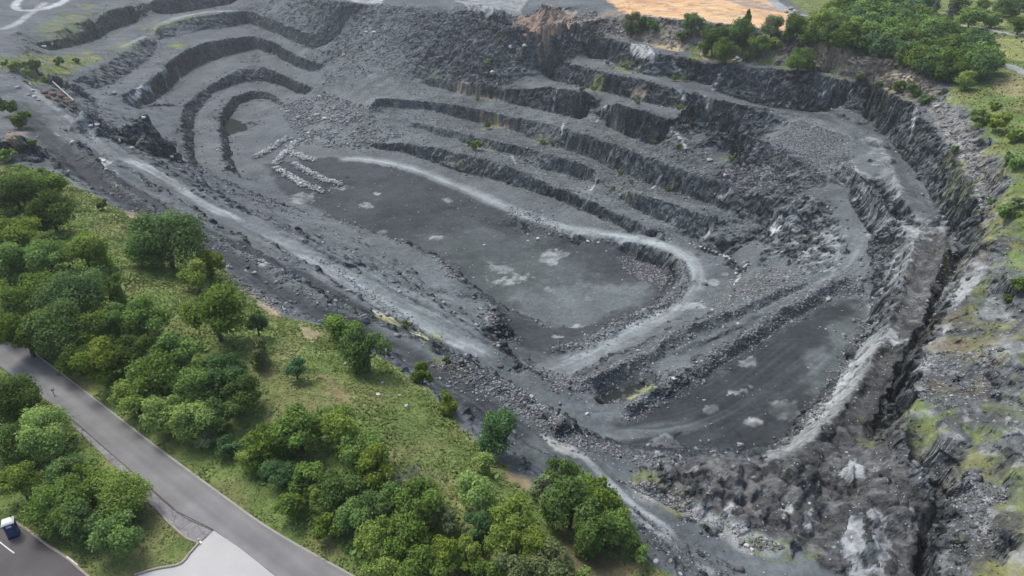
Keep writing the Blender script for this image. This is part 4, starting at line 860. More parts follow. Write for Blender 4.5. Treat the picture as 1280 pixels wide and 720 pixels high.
# ------------------------------------------------------------------ the wooded bank in the foreground, tree by tree
BANK = 'trees on the bank between road and quarry'
ISLE = 'trees on the island beside the parking lot'
for px, py, w, size, leaf, ratio, label in [
    # solitary ones on the open grass
    (205, 297, 84, 'large', 'dark', .95, 'broad dark green tree alone by the quarry rim, biggest on the open grass'),
    (262, 328, 46, 'small', 'light', 1.0, 'fresh green bush right behind the lime bush by the big rim tree'),
    (243, 345, 42, 'small', 'yellow', 1.0, 'lime green bush at the foot of the big dark rim tree'),
    (270, 390, 72, 'medium', 'mid', 1.0, 'mid green tree standing below the lime bush on the grassy bank'),
    (320, 403, 30, 'small', 'teal', 1.25, 'small dark conical bush beside the orange earth scar'),
    (322, 436, 46, 'small', 'grey', .9, 'pale grey green bush on the grass below the dark conical bush'),
    (368, 458, 32, 'small', 'teal', 1.1, 'small bluish dark bush alone in the middle of the grass'),
    (457, 434, 54, 'medium', 'dark', 1.1, 'dark upright tree on the rim above the asphalt coloured lane'),
    (424, 408, 52, 'small', 'mid', .8, 'low spreading bush left of the dark upright rim tree'),
    (528, 466, 32, 'small', 'mid', 1.0, 'small round bush on the rim between the upright tree and the lime shrub'),
    (562, 500, 34, 'small', 'light', 1.0, 'fresh green shrub on the rim left of the pale dust patch'),
    (557, 514, 18, 'shrub', 'yellow', 1.0, 'tiny lime shrub below the fresh green shrub on the rim'),
    (621, 540, 54, 'medium', 'teal', 1.1, 'round blue green tree standing alone right beside the rim lane'),
    (608, 577, 34, 'small', 'light', 1.0, 'small yellowish bush just below the round blue green tree'),
    (598, 614, 54, 'medium', 'light', 1.1, 'light green round tree with speckled crown, upper of two near the brown clearing'),
    (642, 648, 54, 'medium', 'light', 1.1, 'light green round tree with speckled crown, lower of two near the brown clearing'),
    (680, 612, 34, 'small', 'grey', 1.1, 'olive bush at the left edge of the large clump by the lane'),
    (700, 592, 46, 'medium', 'dark', .9, 'dark low tree at the top of the large clump by the lane'),
    (712, 632, 66, 'medium', 'dark', 1.0, 'dark green tree in the left half of the large clump by the lane'),
    (748, 628, 66, 'medium', 'mid', 1.0, 'mid green tree in the upper right of the large clump by the lane'),
    (770, 664, 54, 'medium', 'mid', 1.0, 'mid green tree at the right end of the large clump by the lane'),
    (735, 665, 58, 'medium', 'dark', .9, 'dark green tree at the lower edge of the large clump, above the brown clearing'),
    (798, 690, 34, 'small', 'mid', .9, 'small bush on the lane edge above the orange earth scar at bottom'),
    # upper left of the belt
    (55, 228, 52, 'medium', 'mid', .8, 'rounded tree highest up on the bank at the left edge of the quarry lane'),
    (18, 240, 60, 'large', 'dark', .8, 'dark tree against the left picture edge below the brown rock outcrop'),
    (62, 264, 54, 'medium', 'dark', .9, 'dark tree just below the rounded tree highest on the bank'),
    (22, 294, 54, 'medium', 'light', .95, 'bright green tree at the left picture edge'),
    (5, 330, 56, 'medium', 'mid', 1.0, 'mid green tree cut by the left picture edge below the bright one'),
    (60, 322, 50, 'medium', 'mid', 1.0, 'mid green tree right of the bright tree at the left edge'),
    (106, 314, 52, 'medium', 'light', .9, 'light green tree standing out toward the open grass, upper left'),
    (42, 368, 70, 'large', 'mid', .95, 'large mid green tree in the middle of the left woodland'),
    (92, 366, 72, 'large', 'dark', .95, 'large dark tree below the light tree facing the open grass'),
    (8, 384, 58, 'medium', 'light', 1.0, 'lightish tree at the left picture edge just above the asphalt road'),
    (30, 416, 62, 'medium', 'mid', 1.0, 'mid green tree overhanging the road at far left'),
    (72, 412, 76, 'large', 'dark', .9, 'big dark tree overhanging the upper stretch of the asphalt road'),
    (118, 408, 52, 'medium', 'mid', 1.0, 'mid green tree in the left woodland behind the big road tree'),
    (142, 358, 38, 'small', 'mid', 1.2, 'slim upright tree at the grass edge of the left woodland'),
    (182, 398, 58, 'medium', 'mid', .9, 'broad tree at the grass edge with pale upper leaves'),
    (148, 396, 36, 'tall', 'mid', 1.0, 'narrow tall tree left of the broad grass edge tree'),
    (96, 448, 46, 'medium', 'dark', .9, 'low dark tree on the road edge under the big dark road tree'),
    (130, 452, 60, 'medium', 'yellow', 1.0, 'olive yellow tree by the road, nearest the big dark road tree'),
    (166, 438, 50, 'medium', 'dark', 1.0, 'dark tree directly behind the olive yellow road tree'),
    (196, 464, 66, 'medium', 'mid', 1.0, 'full green tree with pale tufts in the middle of the roadside belt'),
    (222, 440, 46, 'tall', 'mid', 1.0, 'tall thin crowned tree at the grass edge left of the dark copse'),
    (168, 496, 52, 'medium', 'light', .9, 'light green tree right on the road verge, upper of the verge row'),
    (205, 514, 52, 'medium', 'yellow', .95, 'yellowish tree on the road verge, second of the verge row'),
    (240, 486, 52, 'medium', 'mid', 1.0, 'olive tree behind the verge row'),
    (244, 522, 58, 'medium', 'yellow', .95, 'yellow green tree on the road verge, third of the verge row'),
    (282, 466, 56, 'medium', 'teal', .9, 'dark bluish tree in the copse under the pale bush'),
    (302, 492, 48, 'medium', 'dark', .9, 'dark low tree at the lower end of the copse'),
    (272, 520, 46, 'medium', 'dark', 1.0, 'dark tree between the verge row and the lower thicket'),
    (255, 548, 34, 'small', 'grey', .8, 'greyish verge bush below the verge row'),
    # lower thicket
    (310, 574, 36, 'small', 'yellow', 1.0, 'small lemon green bush at the verge, left end of the lower thicket'),
    (338, 552, 56, 'medium', 'mid', .9, 'mid green tree behind the small lemon green verge bush'),
    (374, 538, 66, 'medium', 'mid', .9, 'broad green tree on the upper edge of the lower thicket'),
    (420, 536, 60, 'medium', 'light', .9, 'light tree on the upper edge of the lower thicket, facing the open grass'),
    (452, 560, 60, 'medium', 'mid', .9, 'mid green tree left of the bare grey bush'),
    (284, 556, 36, 'small', 'teal', .7, 'low dark bush on the verge left of the lemon green bush'),
    (350, 592, 46, 'medium', 'teal', .8, 'fern green bush near the verge below the broad thicket tree'),
    (384, 600, 46, 'tall', 'mid', .8, 'mid tree at the centre left of the lower thicket'),
    (400, 622, 40, 'small', 'yellow', 1.2, 'lemon green slender tree in the left of the lower thicket'),
    (366, 630, 44, 'small', 'mid', 1.0, 'bright verge tree where the thicket narrows'),
    (424, 612, 54, 'medium', 'dark', 1.0, 'dark grey green tree right of the lemon slender tree'),
    (468, 584, 54, 'medium', 'yellow', 1.0, 'yellowish tree just below and left of the bare grey bush'),
    (444, 644, 50, 'medium', 'mid', 1.0, 'mid green tree on the verge, lower half of the thicket'),
    (412, 660, 40, 'small', 'mid', .9, 'low tree on the verge above the road, right of the narrow part'),
    (484, 632, 56, 'medium', 'dark', 1.0, 'dark tree in the middle of the lower thicket'),
    (520, 628, 66, 'medium', 'mid', 1.0, 'broad olive tree below the bare grey bush'),
    (556, 650, 40, 'small', 'grey', 1.0, 'greyish thin tree between the broad olive tree and the speckled trees'),
    (470, 670, 54, 'medium', 'light', 1.0, 'light green tree near the bottom verge of the thicket'),
    (506, 672, 56, 'medium', 'mid', 1.0, 'mid green tree near the bottom edge, left of the twin columns'),
    (556, 690, 40, 'tall', 'light', 1.0, 'columnar light tree near the bottom edge, left of two'),
    (586, 694, 40, 'tall', 'light', 1.0, 'columnar light tree near the bottom edge, right of two'),
    (596, 658, 38, 'tall', 'teal', .9, 'bluish tree above the two columnar trees'),
    (632, 676, 48, 'medium', 'yellow', 1.0, 'lime topped tree at the bottom, left of two lime topped trees'),
    (664, 682, 44, 'medium', 'yellow', 1.0, 'lime topped tree at the bottom, right of two lime topped trees'),
    (640, 712, 56, 'medium', 'grey', 1.0, 'grey green tree cut by the bottom picture edge, centre'),
    (690, 706, 58, 'medium', 'grey', .95, 'grey green tree at the bottom edge beside the brown clearing'),
    (610, 724, 50, 'medium', 'mid', 1.0, 'mid tree cut by the bottom picture edge under the columnar pair'),
    (530, 712, 56, 'medium', 'mid', 1.0, 'mid tree cut by the bottom picture edge left of the columnar pair'),
    (480, 710, 50, 'medium', 'yellow', 1.0, 'yellowish tree cut by the bottom edge beside the road verge'),
    (730, 722, 40, 'small', 'yellow', .8, 'low lime bush at the bottom edge on the brown clearing')]:
    tree(px, py, w, size, leaf, label, name='bush' if size in ('small', 'shrub') else 'tree', cat='bush' if size in ('small', 'shrub') else 'tree', group=BANK, ratio=ratio)
for px, py, w, size, leaf, ratio, label in [
    (14, 500, 64, 'large', 'dark', .9, 'dark tree at the left edge on the near side of the asphalt road'),
    (52, 540, 70, 'large', 'light', .95, 'bright green tree on the island nearest the road bend'),
    (10, 556, 56, 'large', 'dark', .9, 'dark tree at the left edge behind the bright island tree'),
    (24, 604, 50, 'medium', 'yellow', 1.0, 'yellow green tree above the blue portable toilet'),
    (75, 590, 48, 'medium', 'dark', .9, 'dark tree between the bright island tree and the kerbside trees'),
    (70, 632, 74, 'large', 'mid', .85, 'large feathery tree right of the blue portable toilet'),
    (108, 606, 60, 'medium', 'mid', .95, 'mid green tree on the island behind the feathery tree'),
    (146, 620, 66, 'large', 'light', .9, 'light green tree on the island nearest the rough road shoulder'),
    (104, 654, 54, 'medium', 'dark', .9, 'dark tree on the island facing the parking lot kerb'),
    (146, 668, 54, 'medium', 'mid', 1.0, 'trailing green tree at the tip of the island above the lawn'),
    (172, 640, 30, 'small', 'grey', .9, 'brownish green bush on the shoulder side of the island')]:
    tree(px, py, w, size, leaf, label, name='bush' if size == 'small' else 'tree', cat='bush' if size == 'small' else 'tree', group=ISLE, ratio=ratio)

# bare grey bush
q = ground(515, 598, 2.5)[0]; rg = np.random.default_rng(5); br = []
for k in range(46):
    a = rg.random() * 6.28; e = .35 + rg.random() * .9; L = 2.2 + 1.6 * rg.random(); d = np.array([math.cos(a) * math.cos(e), math.sin(a) * math.cos(e), math.sin(e)])
    m1 = d * L * .5 + rg.normal(size=3) * .15; br.append(([[0, 0, -.2], m1, d * L + rg.normal(size=3) * .25], [.045, .03, .012]))
    for j in range(3): br.append(([m1, m1 + (d + rg.normal(size=3) * .5) * L * .35, m1 + (d + rg.normal(size=3) * .6) * L * .6], [.024, .018, .008]))
me = tube_mesh('bare_bush', br, 4); mb, nt, b = new_mat('dead_twigs'); b.inputs['Base Color'].default_value = (.27, .25, .23, 1); me.materials.clear()
o = link('bare_bush', me, mb); o.location = q; tagged(o, 'leafless grey bush of thin twigs on the grass above the lower thicket', 'bush')

# ------------------------------------------------------------------ grove above the far right cliff and shrubs on the ledges
rg = random.Random(3)
GROVE = [(1022,38),(1040,16),(1075,14),(1110,24),(1150,32),(1185,46),(1215,56),(1236,72),(1242,88),(1225,100),(1195,106),(1170,100),(1148,86),(1115,72),(1080,64),(1050,58)]
def inpoly(x, y, P):
    c = False
    for (x0, y0), (x1, y1) in zip(P, P[1:] + P[:1]):
        if (y0 > y) != (y1 > y) and x < (x1 - x0) * (y - y0) / (y1 - y0) + x0: c = not c
    return c
cand = []
tries = 0
while len(cand) < 84 and tries < 60000:
    tries += 1
    x, y = rg.uniform(1015, 1245), rg.uniform(12, 108)
    if inpoly(x, y, GROVE) and all(((x - a) / 11.5) ** 2 + ((y - b) / 6.8) ** 2 > 1 for a, b in cand): cand.append((x, y))
for x, y in sorted(cand, key=lambda c: c[1]):
    front = y > 60
    tree(x, 6 + (y - 8) * .86 - 2, rg.uniform(27, 38), 'far', rg.choice(['dark', 'dark', 'mid', 'teal'] if front or rg.random() < .5 else ['mid', 'mid', 'light']), 'green tree in the dense grove above the far right rock face', group='trees of the dense grove', ratio=rg.uniform(.85, 1.15))
tree(1208, 100, 24, 'far', 'light', 'light green bush at the front foot of the dense grove', name='bush', cat='bush', ratio=.9)
tree(1142, 22, 24, 'far', 'yellow', 'yellowish tree on the back edge of the dense grove', ratio=.95)
for px, label in [(1167, 'blue grey conifer behind the grove, left of the pair'), (1187, 'blue grey conifer behind the grove, right of the pair')]:
    tree(px, 15, 15, 'cone', 'blue', label, name='conifer', cat='conifer', group='pair of blue conifers', ratio=.8)
for px, py, w, leaf, label in [(1215, 20, 30, 'mid', 'round lawn tree right of the blue conifers'), (1241, 24, 22, 'mid', 'small round lawn tree beside the far path'), (1276, 30, 28, 'dark', 'round lawn tree at the right picture edge'), (1268, 16, 12, 'teal', 'little dark tree behind the right edge lawn tree'),
                            (1198, 5, 24, 'dark', 'dark tree at the top edge above the blue conifers'), (1228, 5, 18, 'mid', 'tree at the top edge right of the dark one'), (1258, 6, 30, 'dark', 'wide dark tree at the top right'), (1278, 4, 20, 'dark', 'dark tree in the top right corner'),
                            (1142, 10, 30, 'teal', 'dark tree at the back left of the blue conifers'), (1160, 4, 26, 'teal', 'dark tree directly behind the blue conifers'), (1120, 5, 30, 'dark', 'dark tree at the top edge left of the conifers'), (1095, 3, 28, 'dark', 'dark tree at the top edge over the lawn'), (1072, 0, 24, 'dark', 'leftmost dark tree at the top edge over the lawn')]:
    tree(px, py, w, 'far', leaf, label, group='scattered trees of the far lawn', ratio=.8)
for k, (px, py) in enumerate([(1222, 36), (1233, 38), (1245, 41), (1256, 43), (1271, 47), (1277, 52), (1058, 4), (1064, 5.5), (1072, 8), (1078, 9), (1083, 10), (1107, 14), (1252, 68), (1050, 2)]):
    tree(px, py, 2.6 if px < 1200 else 3.6, 'shrub', 'teal', 'tiny dark shrub planted in the row on the far lawn', name='shrub', cat='shrub', group='row of tiny lawn shrubs', ratio=1.3)
SH = 'shrubs on the upper right ledges'
for px, py, w, leaf, label in [(790, 28, 20, 'grey', 'grey green shrub at the left end of the upper ledge'), (806, 24, 18, 'dark', 'dark shrub on the ledge below the sand'), (818, 30, 18, 'mid', 'shrub on the ledge beside the pale gully'), (797, 37, 12, 'dark', 'little dark shrub low on the ledge left of the gully'), (855, 44, 16, 'dark', 'dark bush left of the pink rock on the upper ledge'), (866, 28, 20, 'dark', 'bush at the sand edge above the pink rock'), (885, 32, 16, 'grey', 'grey shrub on the sand edge'),
                            (893, 50, 26, 'dark', 'large dark bush in the middle of the upper ledge'), (905, 42, 22, 'dark', 'dark bush behind the large ledge bush'), (932, 22, 15, 'mid', 'tall thin sapling standing out against the sand'), (925, 40, 28, 'dark', 'wide dark bush under the tall sapling'), (948, 55, 20, 'mid', 'green bush right of the large ledge bushes'), (968, 54, 16, 'light', 'bright green bush on the ledge'), (908, 62, 22, 'mid', 'low bush on the grassy strip'), (880, 60, 16, 'mid', 'low bush left on the grassy strip'), (935, 66, 14, 'mid', 'low shrub right on the grassy strip'),
                            (965, 32, 22, 'grey', 'pale bush at the right end of the sand'), (998, 32, 26, 'dark', 'dark bush below the rust heap'), (985, 42, 18, 'grey', 'grey bush on the brown rock'), (1015, 40, 24, 'mid', 'bush leading into the grove'), (1000, 74, 24, 'mid', 'flat green bush left of the orange rock streak'), (1010, 80, 16, 'dark', 'dark bush at the foot of the orange rock streak'),
                            (1076, 95, 12, 'grey', 'grey shrub at the cliff foot'), (1100, 103, 9, 'dark', 'small dark round shrub on the cliff foot bench'), (1112, 107, 8, 'grey', 'small grey shrub on the cliff foot bench'), (1128, 108, 16, 'dark', 'dark shrub at the bend of the cliff foot'), (1142, 112, 18, 'dark', 'dark wide shrub at the bend of the cliff foot'), (1158, 121, 16, 'dark', 'dark shrub lowest at the bend of the cliff foot'),
                            (1195, 185, 14, 'dark', 'dark round shrub alone on the narrow right ledge'), (1225, 145, 26, 'mid', 'bush at the edge of the right hand meadow'), (1252, 152, 30, 'light', 'bright bush in the right hand meadow'), (1272, 165, 26, 'light', 'bright bush at the right picture edge in the meadow'), (1262, 195, 20, 'mid', 'bush at the lower edge of the meadow'), (1275, 205, 20, 'mid', 'mid green bush at the right edge under the meadow'), (1258, 265, 34, 'mid', 'spreading bush below the pale right hand rock'), (1275, 250, 22, 'grey', 'pale bush at the right edge beside the pale rock'), (1240, 250, 16, 'mid', 'small bush at the right rim'),
                            (1275, 355, 26, 'mid', 'deep green bush at the right picture edge on the outer slope'), (1262, 372, 14, 'dark', 'dark low bush beside the pale outcrop on the outer slope'), (1245, 130, 18, 'light', 'small bright bush at the top of the meadow')]:
    tree(px, py, w * (1.3 if px < 1200 else 1.0), 'medium' if w > 19 and px < 1200 else 'shrub', leaf, label, name='bush' if w > 19 else 'shrub', cat='bush' if w > 19 else 'shrub', group=SH, ratio=2.0 if px == 932 else 1.0)
for px, py, w, leaf, label in [(609, 154, 17, 'dark', 'round dark bush on the third bench beside the ochre rock'), (597, 181, 16, 'mid', 'flat green bush on the second bench'), (585, 178, 9, 'mid', 'small shrub left of the flat bench bush'), (678, 176, 10, 'mid', 'shrub under the third face'), (690, 178, 8, 'mid', 'little shrub right under the third face'), (619, 68, 6, 'dark', 'small dark shrub on the talus below the yard'), (610, 78, 12, 'grey', 'greyish shrub on the talus below the yard'), (625, 48, 8, 'grey', 'shrub just under the yard rim'), (742, 110, 12, 'mid', 'shrub on the fifth bench near the dark block'), (729, 111, 8, 'dark', 'little dark shrub left of the fifth bench shrub'), (565, 111, 7, 'dark', 'tiny shrub at the ochre face foot'), (597, 122, 7, 'dark', 'tiny shrub right of the ochre face foot'),
                            (855, 96, 10, 'mid', 'shrub on the top bench'), (842, 97, 9, 'mid', 'shrub left on the top bench'), (852, 134, 11, 'mid', 'shrub in the upper alcove'), (797, 126, 9, 'mid', 'shrub beside the ochre nodule'), (914, 197, 11, 'mid', 'shrub in the alcove end of the fourth face'), (849, 182, 8, 'mid', 'shrub under the white vein of the fourth face'), (818, 178, 8, 'dark', 'dark shrub under the fourth face'), (835, 235, 9, 'dark', 'shrub at the foot of the third face'), (788, 225, 8, 'mid', 'shrub left at the foot of the third face'), (774, 215, 8, 'mid', 'shrub far left at the foot of the third face'), (783, 82, 8, 'mid', 'shrub left of the pale slab'),
                            (540, 100, 6, 'grey', 'tiny pale shrub on the talus edge'), (760, 78, 8, 'dark', 'shrub under the dark block face'), (20, 82, 16, 'yellow', 'bright yellow green bush at the upper left edge'), (30, 90, 14, 'yellow', 'yellow green shrub right of the upper left bright bush'), (55, 97, 12, 'light', 'light upright shrub above the pipe'), (5, 78, 14, 'mid', 'mid green bush at the very left edge, upper'), (40, 80, 16, 'dark', 'dark bush behind the bright upper left bushes'), (75, 76, 14, 'dark', 'dark low bush on the green strip, upper left'), (95, 74, 10, 'dark', 'dark low shrub at the right of the green strip'), (10, 130, 34, 'dark', 'dark tree at the left edge beside the quarry lane'), (30, 148, 26, 'mid', 'bush above the brown outcrop at left'), (38, 178, 14, 'mid', 'small bush right of the brown outcrop'), (5, 190, 26, 'mid', 'bush at the left edge under the outcrop'), (125, 254, 20, 'dark', 'dark low bush on the rim left of the big tree'), (440, 388, 10, 'grey', 'small bush between the two quarry lanes'), (508, 405, 16, 'grey', 'low bush above the yellow dust patch'), (558, 448, 12, 'grey', 'low bush on the berm between lanes')]:
    tree(px, py, w, 'shrub', leaf, label, name='shrub', cat='shrub', group='shrubs in and around the pit', ratio=1.0)

# ------------------------------------------------------------------ meadow: grass clumps and weeds on the lawn (nobody could count them)
rg = np.random.default_rng(11)
pj, pi = np.where(lawn_m > .6)
cell = ((pj < NR - 1) & (pi < NC - 1))
pj, pi = pj[cell], pi[cell]
wgt = np.gradient(GY, axis=0)[pj, pi] * np.gradient(GX, axis=1)[pj, pi]
ok = (GY[pj, pi] < 260); pj, pi, wgt = pj[ok], pi[ok], wgt[ok]
road_band = None
ng = 90000
k = rg.choice(len(pj), ng, p=wgt / wgt.sum())
gxp = GX[pj[k], pi[k]] + rg.normal(size=ng) * .2; gyp = GY[pj[k], pi[k]] + rg.normal(size=ng) * .2
# ------------------------------------------------------------------ asphalt road, shoulder, driveway, parking lot with kerbs
def clip_field(pix_poly):
    P = np.array(pix_poly, float); x, y, z = at(P[:, 0], P[:, 1], 0.0); return np.stack([x, y], 1)
def sheet(name, pix_poly, z, mat, thick=.0, smooth_n=0):
    P = clip_field(pix_poly)
    bm = bmesh.new(); vs = [bm.verts.new((x, y, z)) for x, y in P]; f = bm.faces.new(vs)
    if f.normal.z < 0: f.normal_flip()
    if thick:
        r = bmesh.ops.extrude_face_region(bm, geom=[f]); bmesh.ops.translate(bm, vec=(0, 0, -thick), verts=[v for v in r['geom'] if isinstance(v, bmesh.types.BMVert)])
        bmesh.ops.recalc_face_normals(bm, faces=bm.faces)
    me = bpy.data.meshes.new(name); bm.to_mesh(me); bm.free()
    o = link(name, me, mat); o['kind'] = 'structure'; return o
def surf_mat(name, a, b_, scale=2.0, cracks=0.0, grain=.12, streak=0.0, ang=0.0):
    m, nt, b = new_mat(name); n = N(nt); P = n('TexCoord').outputs['Object']
    f = n.add(n.mul(n('TexNoise', {'Vector': P, 'Scale': scale * .12, 'Detail': 6.0, 'Roughness': .6}).outputs['Fac'], .7), n.mul(n('TexNoise', {'Vector': P, 'Scale': 9.0, 'Detail': 4.0}).outputs['Fac'], .3))
    col = n.mix(n.remap(f, .35, .65, 0, 1), a, b_)
    if streak:
        w = n('Mapping', {'Vector': n('VectorRotate', {'Vector': P, 'Angle': ang}, rotation_type='Z_AXIS').outputs[0], 'Scale': (.02, .7, 1)}).outputs[0]
        col = n.scale(col, n.remap(n('TexNoise', {'Vector': w, 'Scale': 1.0, 'Detail': 3.0}).outputs['Fac'], .3, .7, 1 - streak, 1 + streak))
    if cracks:
        v = n('TexVoronoi', {'Vector': n.add(P, 0) if False else P, 'Scale': .8}, feature='DISTANCE_TO_EDGE')
        col = n.scale(col, n.remap(v.outputs['Distance'], .0, .06, 1 - cracks, 1))
        col = n.scale(col, n.remap(n('TexNoise', {'Vector': P, 'Scale': .9, 'Detail': 8.0, 'Roughness': .8}).outputs['Fac'], .35, .65, .72, 1.2))
    nt.links.new(col, b.inputs['Base Color'])
    nt.links.new(n('Bump', {'Height': n('TexNoise', {'Vector': P, 'Scale': 30.0, 'Detail': 3.0}).outputs['Fac'], 'Strength': .25, 'Distance': .02}).outputs[0], b.inputs['Normal'])
    return m
e0 = clip_field([(130, 509), (340, 664)]); ANG = -math.atan2(*(e0[1] - e0[0])[::-1])
M_ROAD = surf_mat('asphalt_worn', (.165,.168,.172), (.225,.228,.230), 2, 0, .1, .16, ANG)
M_LOT = surf_mat('asphalt_dark', (.092,.088,.092), (.125,.12,.122), 2)
M_SHOULD = surf_mat('asphalt_broken', (.20,.195,.20), (.29,.285,.29), 4, .35)
M_DRIVE = surf_mat('concrete_pale', (.40,.41,.405), (.47,.475,.47), 1.5)
M_KERB = surf_mat('kerb_concrete', (.26,.23,.19), (.40,.36,.31), 6)
M_WHITE = surf_mat('white_paint', (.62,.62,.62), (.80,.80,.80), 6)
RIGHT = [(-260, 240), (-150, 313), (-60, 372), (0, 413), (60, 455), (130, 509), (200, 563), (280, 622), (340, 664), (442, 722), (560, 790)]
LEFT = [(430, 785), (347, 722), (268, 663), (222, 640), (160, 585), (112, 543), (84, 519), (40, 488), (0, 458), (-60, 418), (-150, 358), (-260, 290)]
ZB = .10                       # paved surfaces lie a touch above the levelled ground
sheet('asphalt_road', RIGHT + LEFT, ZB, M_ROAD, .3)
sheet('road_shoulder', [(84, 520), (112, 544), (160, 586), (222, 641), (268, 664), (248, 679), (235, 676), (205, 648), (175, 618), (150, 590), (120, 560), (92, 534)], ZB - .02, M_SHOULD, .25)
sheet('concrete_driveway', [(268, 664), (300, 686), (347, 723), (430, 786), (330, 830), (150, 800), (172, 720), (200, 712), (226, 706), (240, 690), (250, 680)], ZB + .004, M_DRIVE, .25)
LOT = [(-40, 634), (0, 660), (22, 654), (40, 668), (60, 683), (85, 700), (112, 722), (190, 800), (60, 900), (-300, 900), (-300, 720)]
sheet('parking_lot', LOT, ZB - .03, M_LOT, .2)
def strip_mesh(name, pix, w, z0, z1, mat, kind='structure', off=0.0):
    P = smooth_path(clip_field(pix), 6); T = np.gradient(P, axis=0); T /= np.linalg.norm(T, axis=1, keepdims=True); Nn = np.stack([-T[:, 1], T[:, 0]], 1)
    V = []; Q = []
    for p, n_ in zip(P, Nn):
        a = p + n_ * (off - w / 2); b = p + n_ * (off + w / 2)
        V += [(*a, z0), (*(a + n_ * .02), z1), (*(b - n_ * .02), z1), (*b, z0)]
    for i in range(len(P) - 1):
        for s in range(3): Q.append([i * 4 + s, i * 4 + s + 1, i * 4 + 5 + s, i * 4 + 4 + s])
    me = quads_mesh(name, V, np.array(Q)); bm = bmesh.new(); bm.from_mesh(me); bmesh.ops.recalc_face_normals(bm, faces=bm.faces); bm.to_mesh(me); bm.free()
    o = link(name, me, mat)
    if kind: o['kind'] = kind
    return o
strip_mesh('kerb', [(20, 653), (30, 660), (40, 667), (60, 682), (85, 699), (114, 724)], .28, -.05, ZB + .12, M_KERB)
strip_mesh('kerb', [(-30, 640), (-2, 660), (10, 656), (20, 653)], .22, -.05, ZB + .10, M_KERB)
strip_mesh('kerb', [(168, 720), (196, 712), (225, 706), (238, 692), (249, 680)], .3, -.05, ZB + .14, M_KERB)
strip_mesh('kerb', [(248, 679), (235, 674), (222, 664), (205, 648)], .25, -.05, ZB + .08, M_KERB)
strip_mesh('road_edge', [(-60, 371), (0, 412), (60, 454), (130, 508), (200, 562), (280, 621), (340, 663), (442, 721), (560, 789)], .30, -.02, ZB + .012, surf_mat('edge_grit', (.30,.29,.26), (.38,.37,.34), 6), off=0.0)
strip_mesh('road_seam', [(82, 520), (112, 544), (160, 586), (222, 641), (267, 664)], .16, ZB - .01, ZB + .006, M_LOT)
strip_mesh('painted_marking', [(-30, 652), (0, 678), (18, 692)], .14, ZB - .04, ZB - .024, M_WHITE)
strip_mesh('painted_marking', [(84, 697), (98, 708)], .16, ZB + .1, ZB + .126, M_WHITE)

# ------------------------------------------------------------------ meadow: grass clumps and weeds on the lawn (nobody could count them)
def in_world_poly(X, Y, P):
    c = np.zeros(X.shape, bool)
    for a, b in zip(P, np.roll(P, -1, 0)):
        c ^= ((a[1] > Y) != (b[1] > Y)) & (X < (b[0] - a[0]) * (Y - a[1]) / (b[1] - a[1] + 1e-12) + a[0])
    return c
bad = np.zeros(len(gxp), bool)
for poly in (RIGHT + LEFT, LOT, [(84, 520), (160, 586), (268, 664), (347, 723), (430, 786), (330, 830), (150, 800), (172, 720), (226, 706), (248, 679), (175, 618), (120, 560)]):
    bad |= in_world_poly(gxp, gyp, clip_field(poly))
bare = sample(GRASS, gxp, gyp) < .55
gxp, gyp = gxp[~bad & ~bare], gyp[~bad & ~bare]
rg = np.random.default_rng(12); n_g = len(gxp)
cl = fbm2(gxp, gyp, 3.2, 3, off=4.4); tall = .08 + .16 * smooth(-.1, .5, cl) + .06 * rg.random(n_g)
tall[(gyp < 90) & (gxp < -25)] *= .6
base = np.stack([gxp, gyp, sample(GZ, gxp, gyp) - .03], 1)
V = []; 
for s in range(3):
    a = rg.random(n_g) * 6.28; d = np.stack([np.cos(a), np.sin(a), 0 * a], 1); w = (.10 + .12 * rg.random(n_g))[:, None]
    lean = np.stack([np.cos(a + 1.3), np.sin(a + 1.3), 0 * a], 1) * (tall * (.5 + .7 * rg.random(n_g)))[:, None]
    up = np.array([0, 0, 1.]) * tall[:, None]
    V.append(np.stack([base - d * w, base + d * w, base + lean + up + d * w * .5, base + lean * .8 + up * .9 - d * w * .5], 1))
V = np.concatenate(V, 0).reshape(-1, 3)
me = quads_mesh('meadow_grass', V, np.arange(len(V)).reshape(-1, 4))
tint = np.clip(.45 + .5 * fbm2(gxp, gyp, 6, 3, off=8.1) + rg.normal(size=n_g) * .12, 0, 1)
dryness = np.clip(.5 + .8 * fbm2(gxp, gyp, 9, 3, off=6.6), 0, 1)
at_ = me.attributes.new('tint', 'FLOAT', 'POINT'); at_.data.foreach_set('value', np.tile(np.repeat(tint, 4), 3).astype(np.float32))
at_ = me.attributes.new('dry', 'FLOAT', 'POINT'); at_.data.foreach_set('value', np.tile(np.repeat(dryness, 4), 3).astype(np.float32))
mg, nt, b = new_mat('grass_blades'); n = N(nt)
c1 = n.mix(n('Attribute', attribute_name='tint').outputs['Fac'], (.165,.245,.065), (.220,.310,.085)); c2 = n.mix(n.mul(n('Attribute', attribute_name='dry').outputs['Fac'], .75), c1, (.25,.285,.115))
nt.links.new(c2, b.inputs['Base Color'])
o = link('meadow_grass', me, mg); o['kind'] = 'stuff'

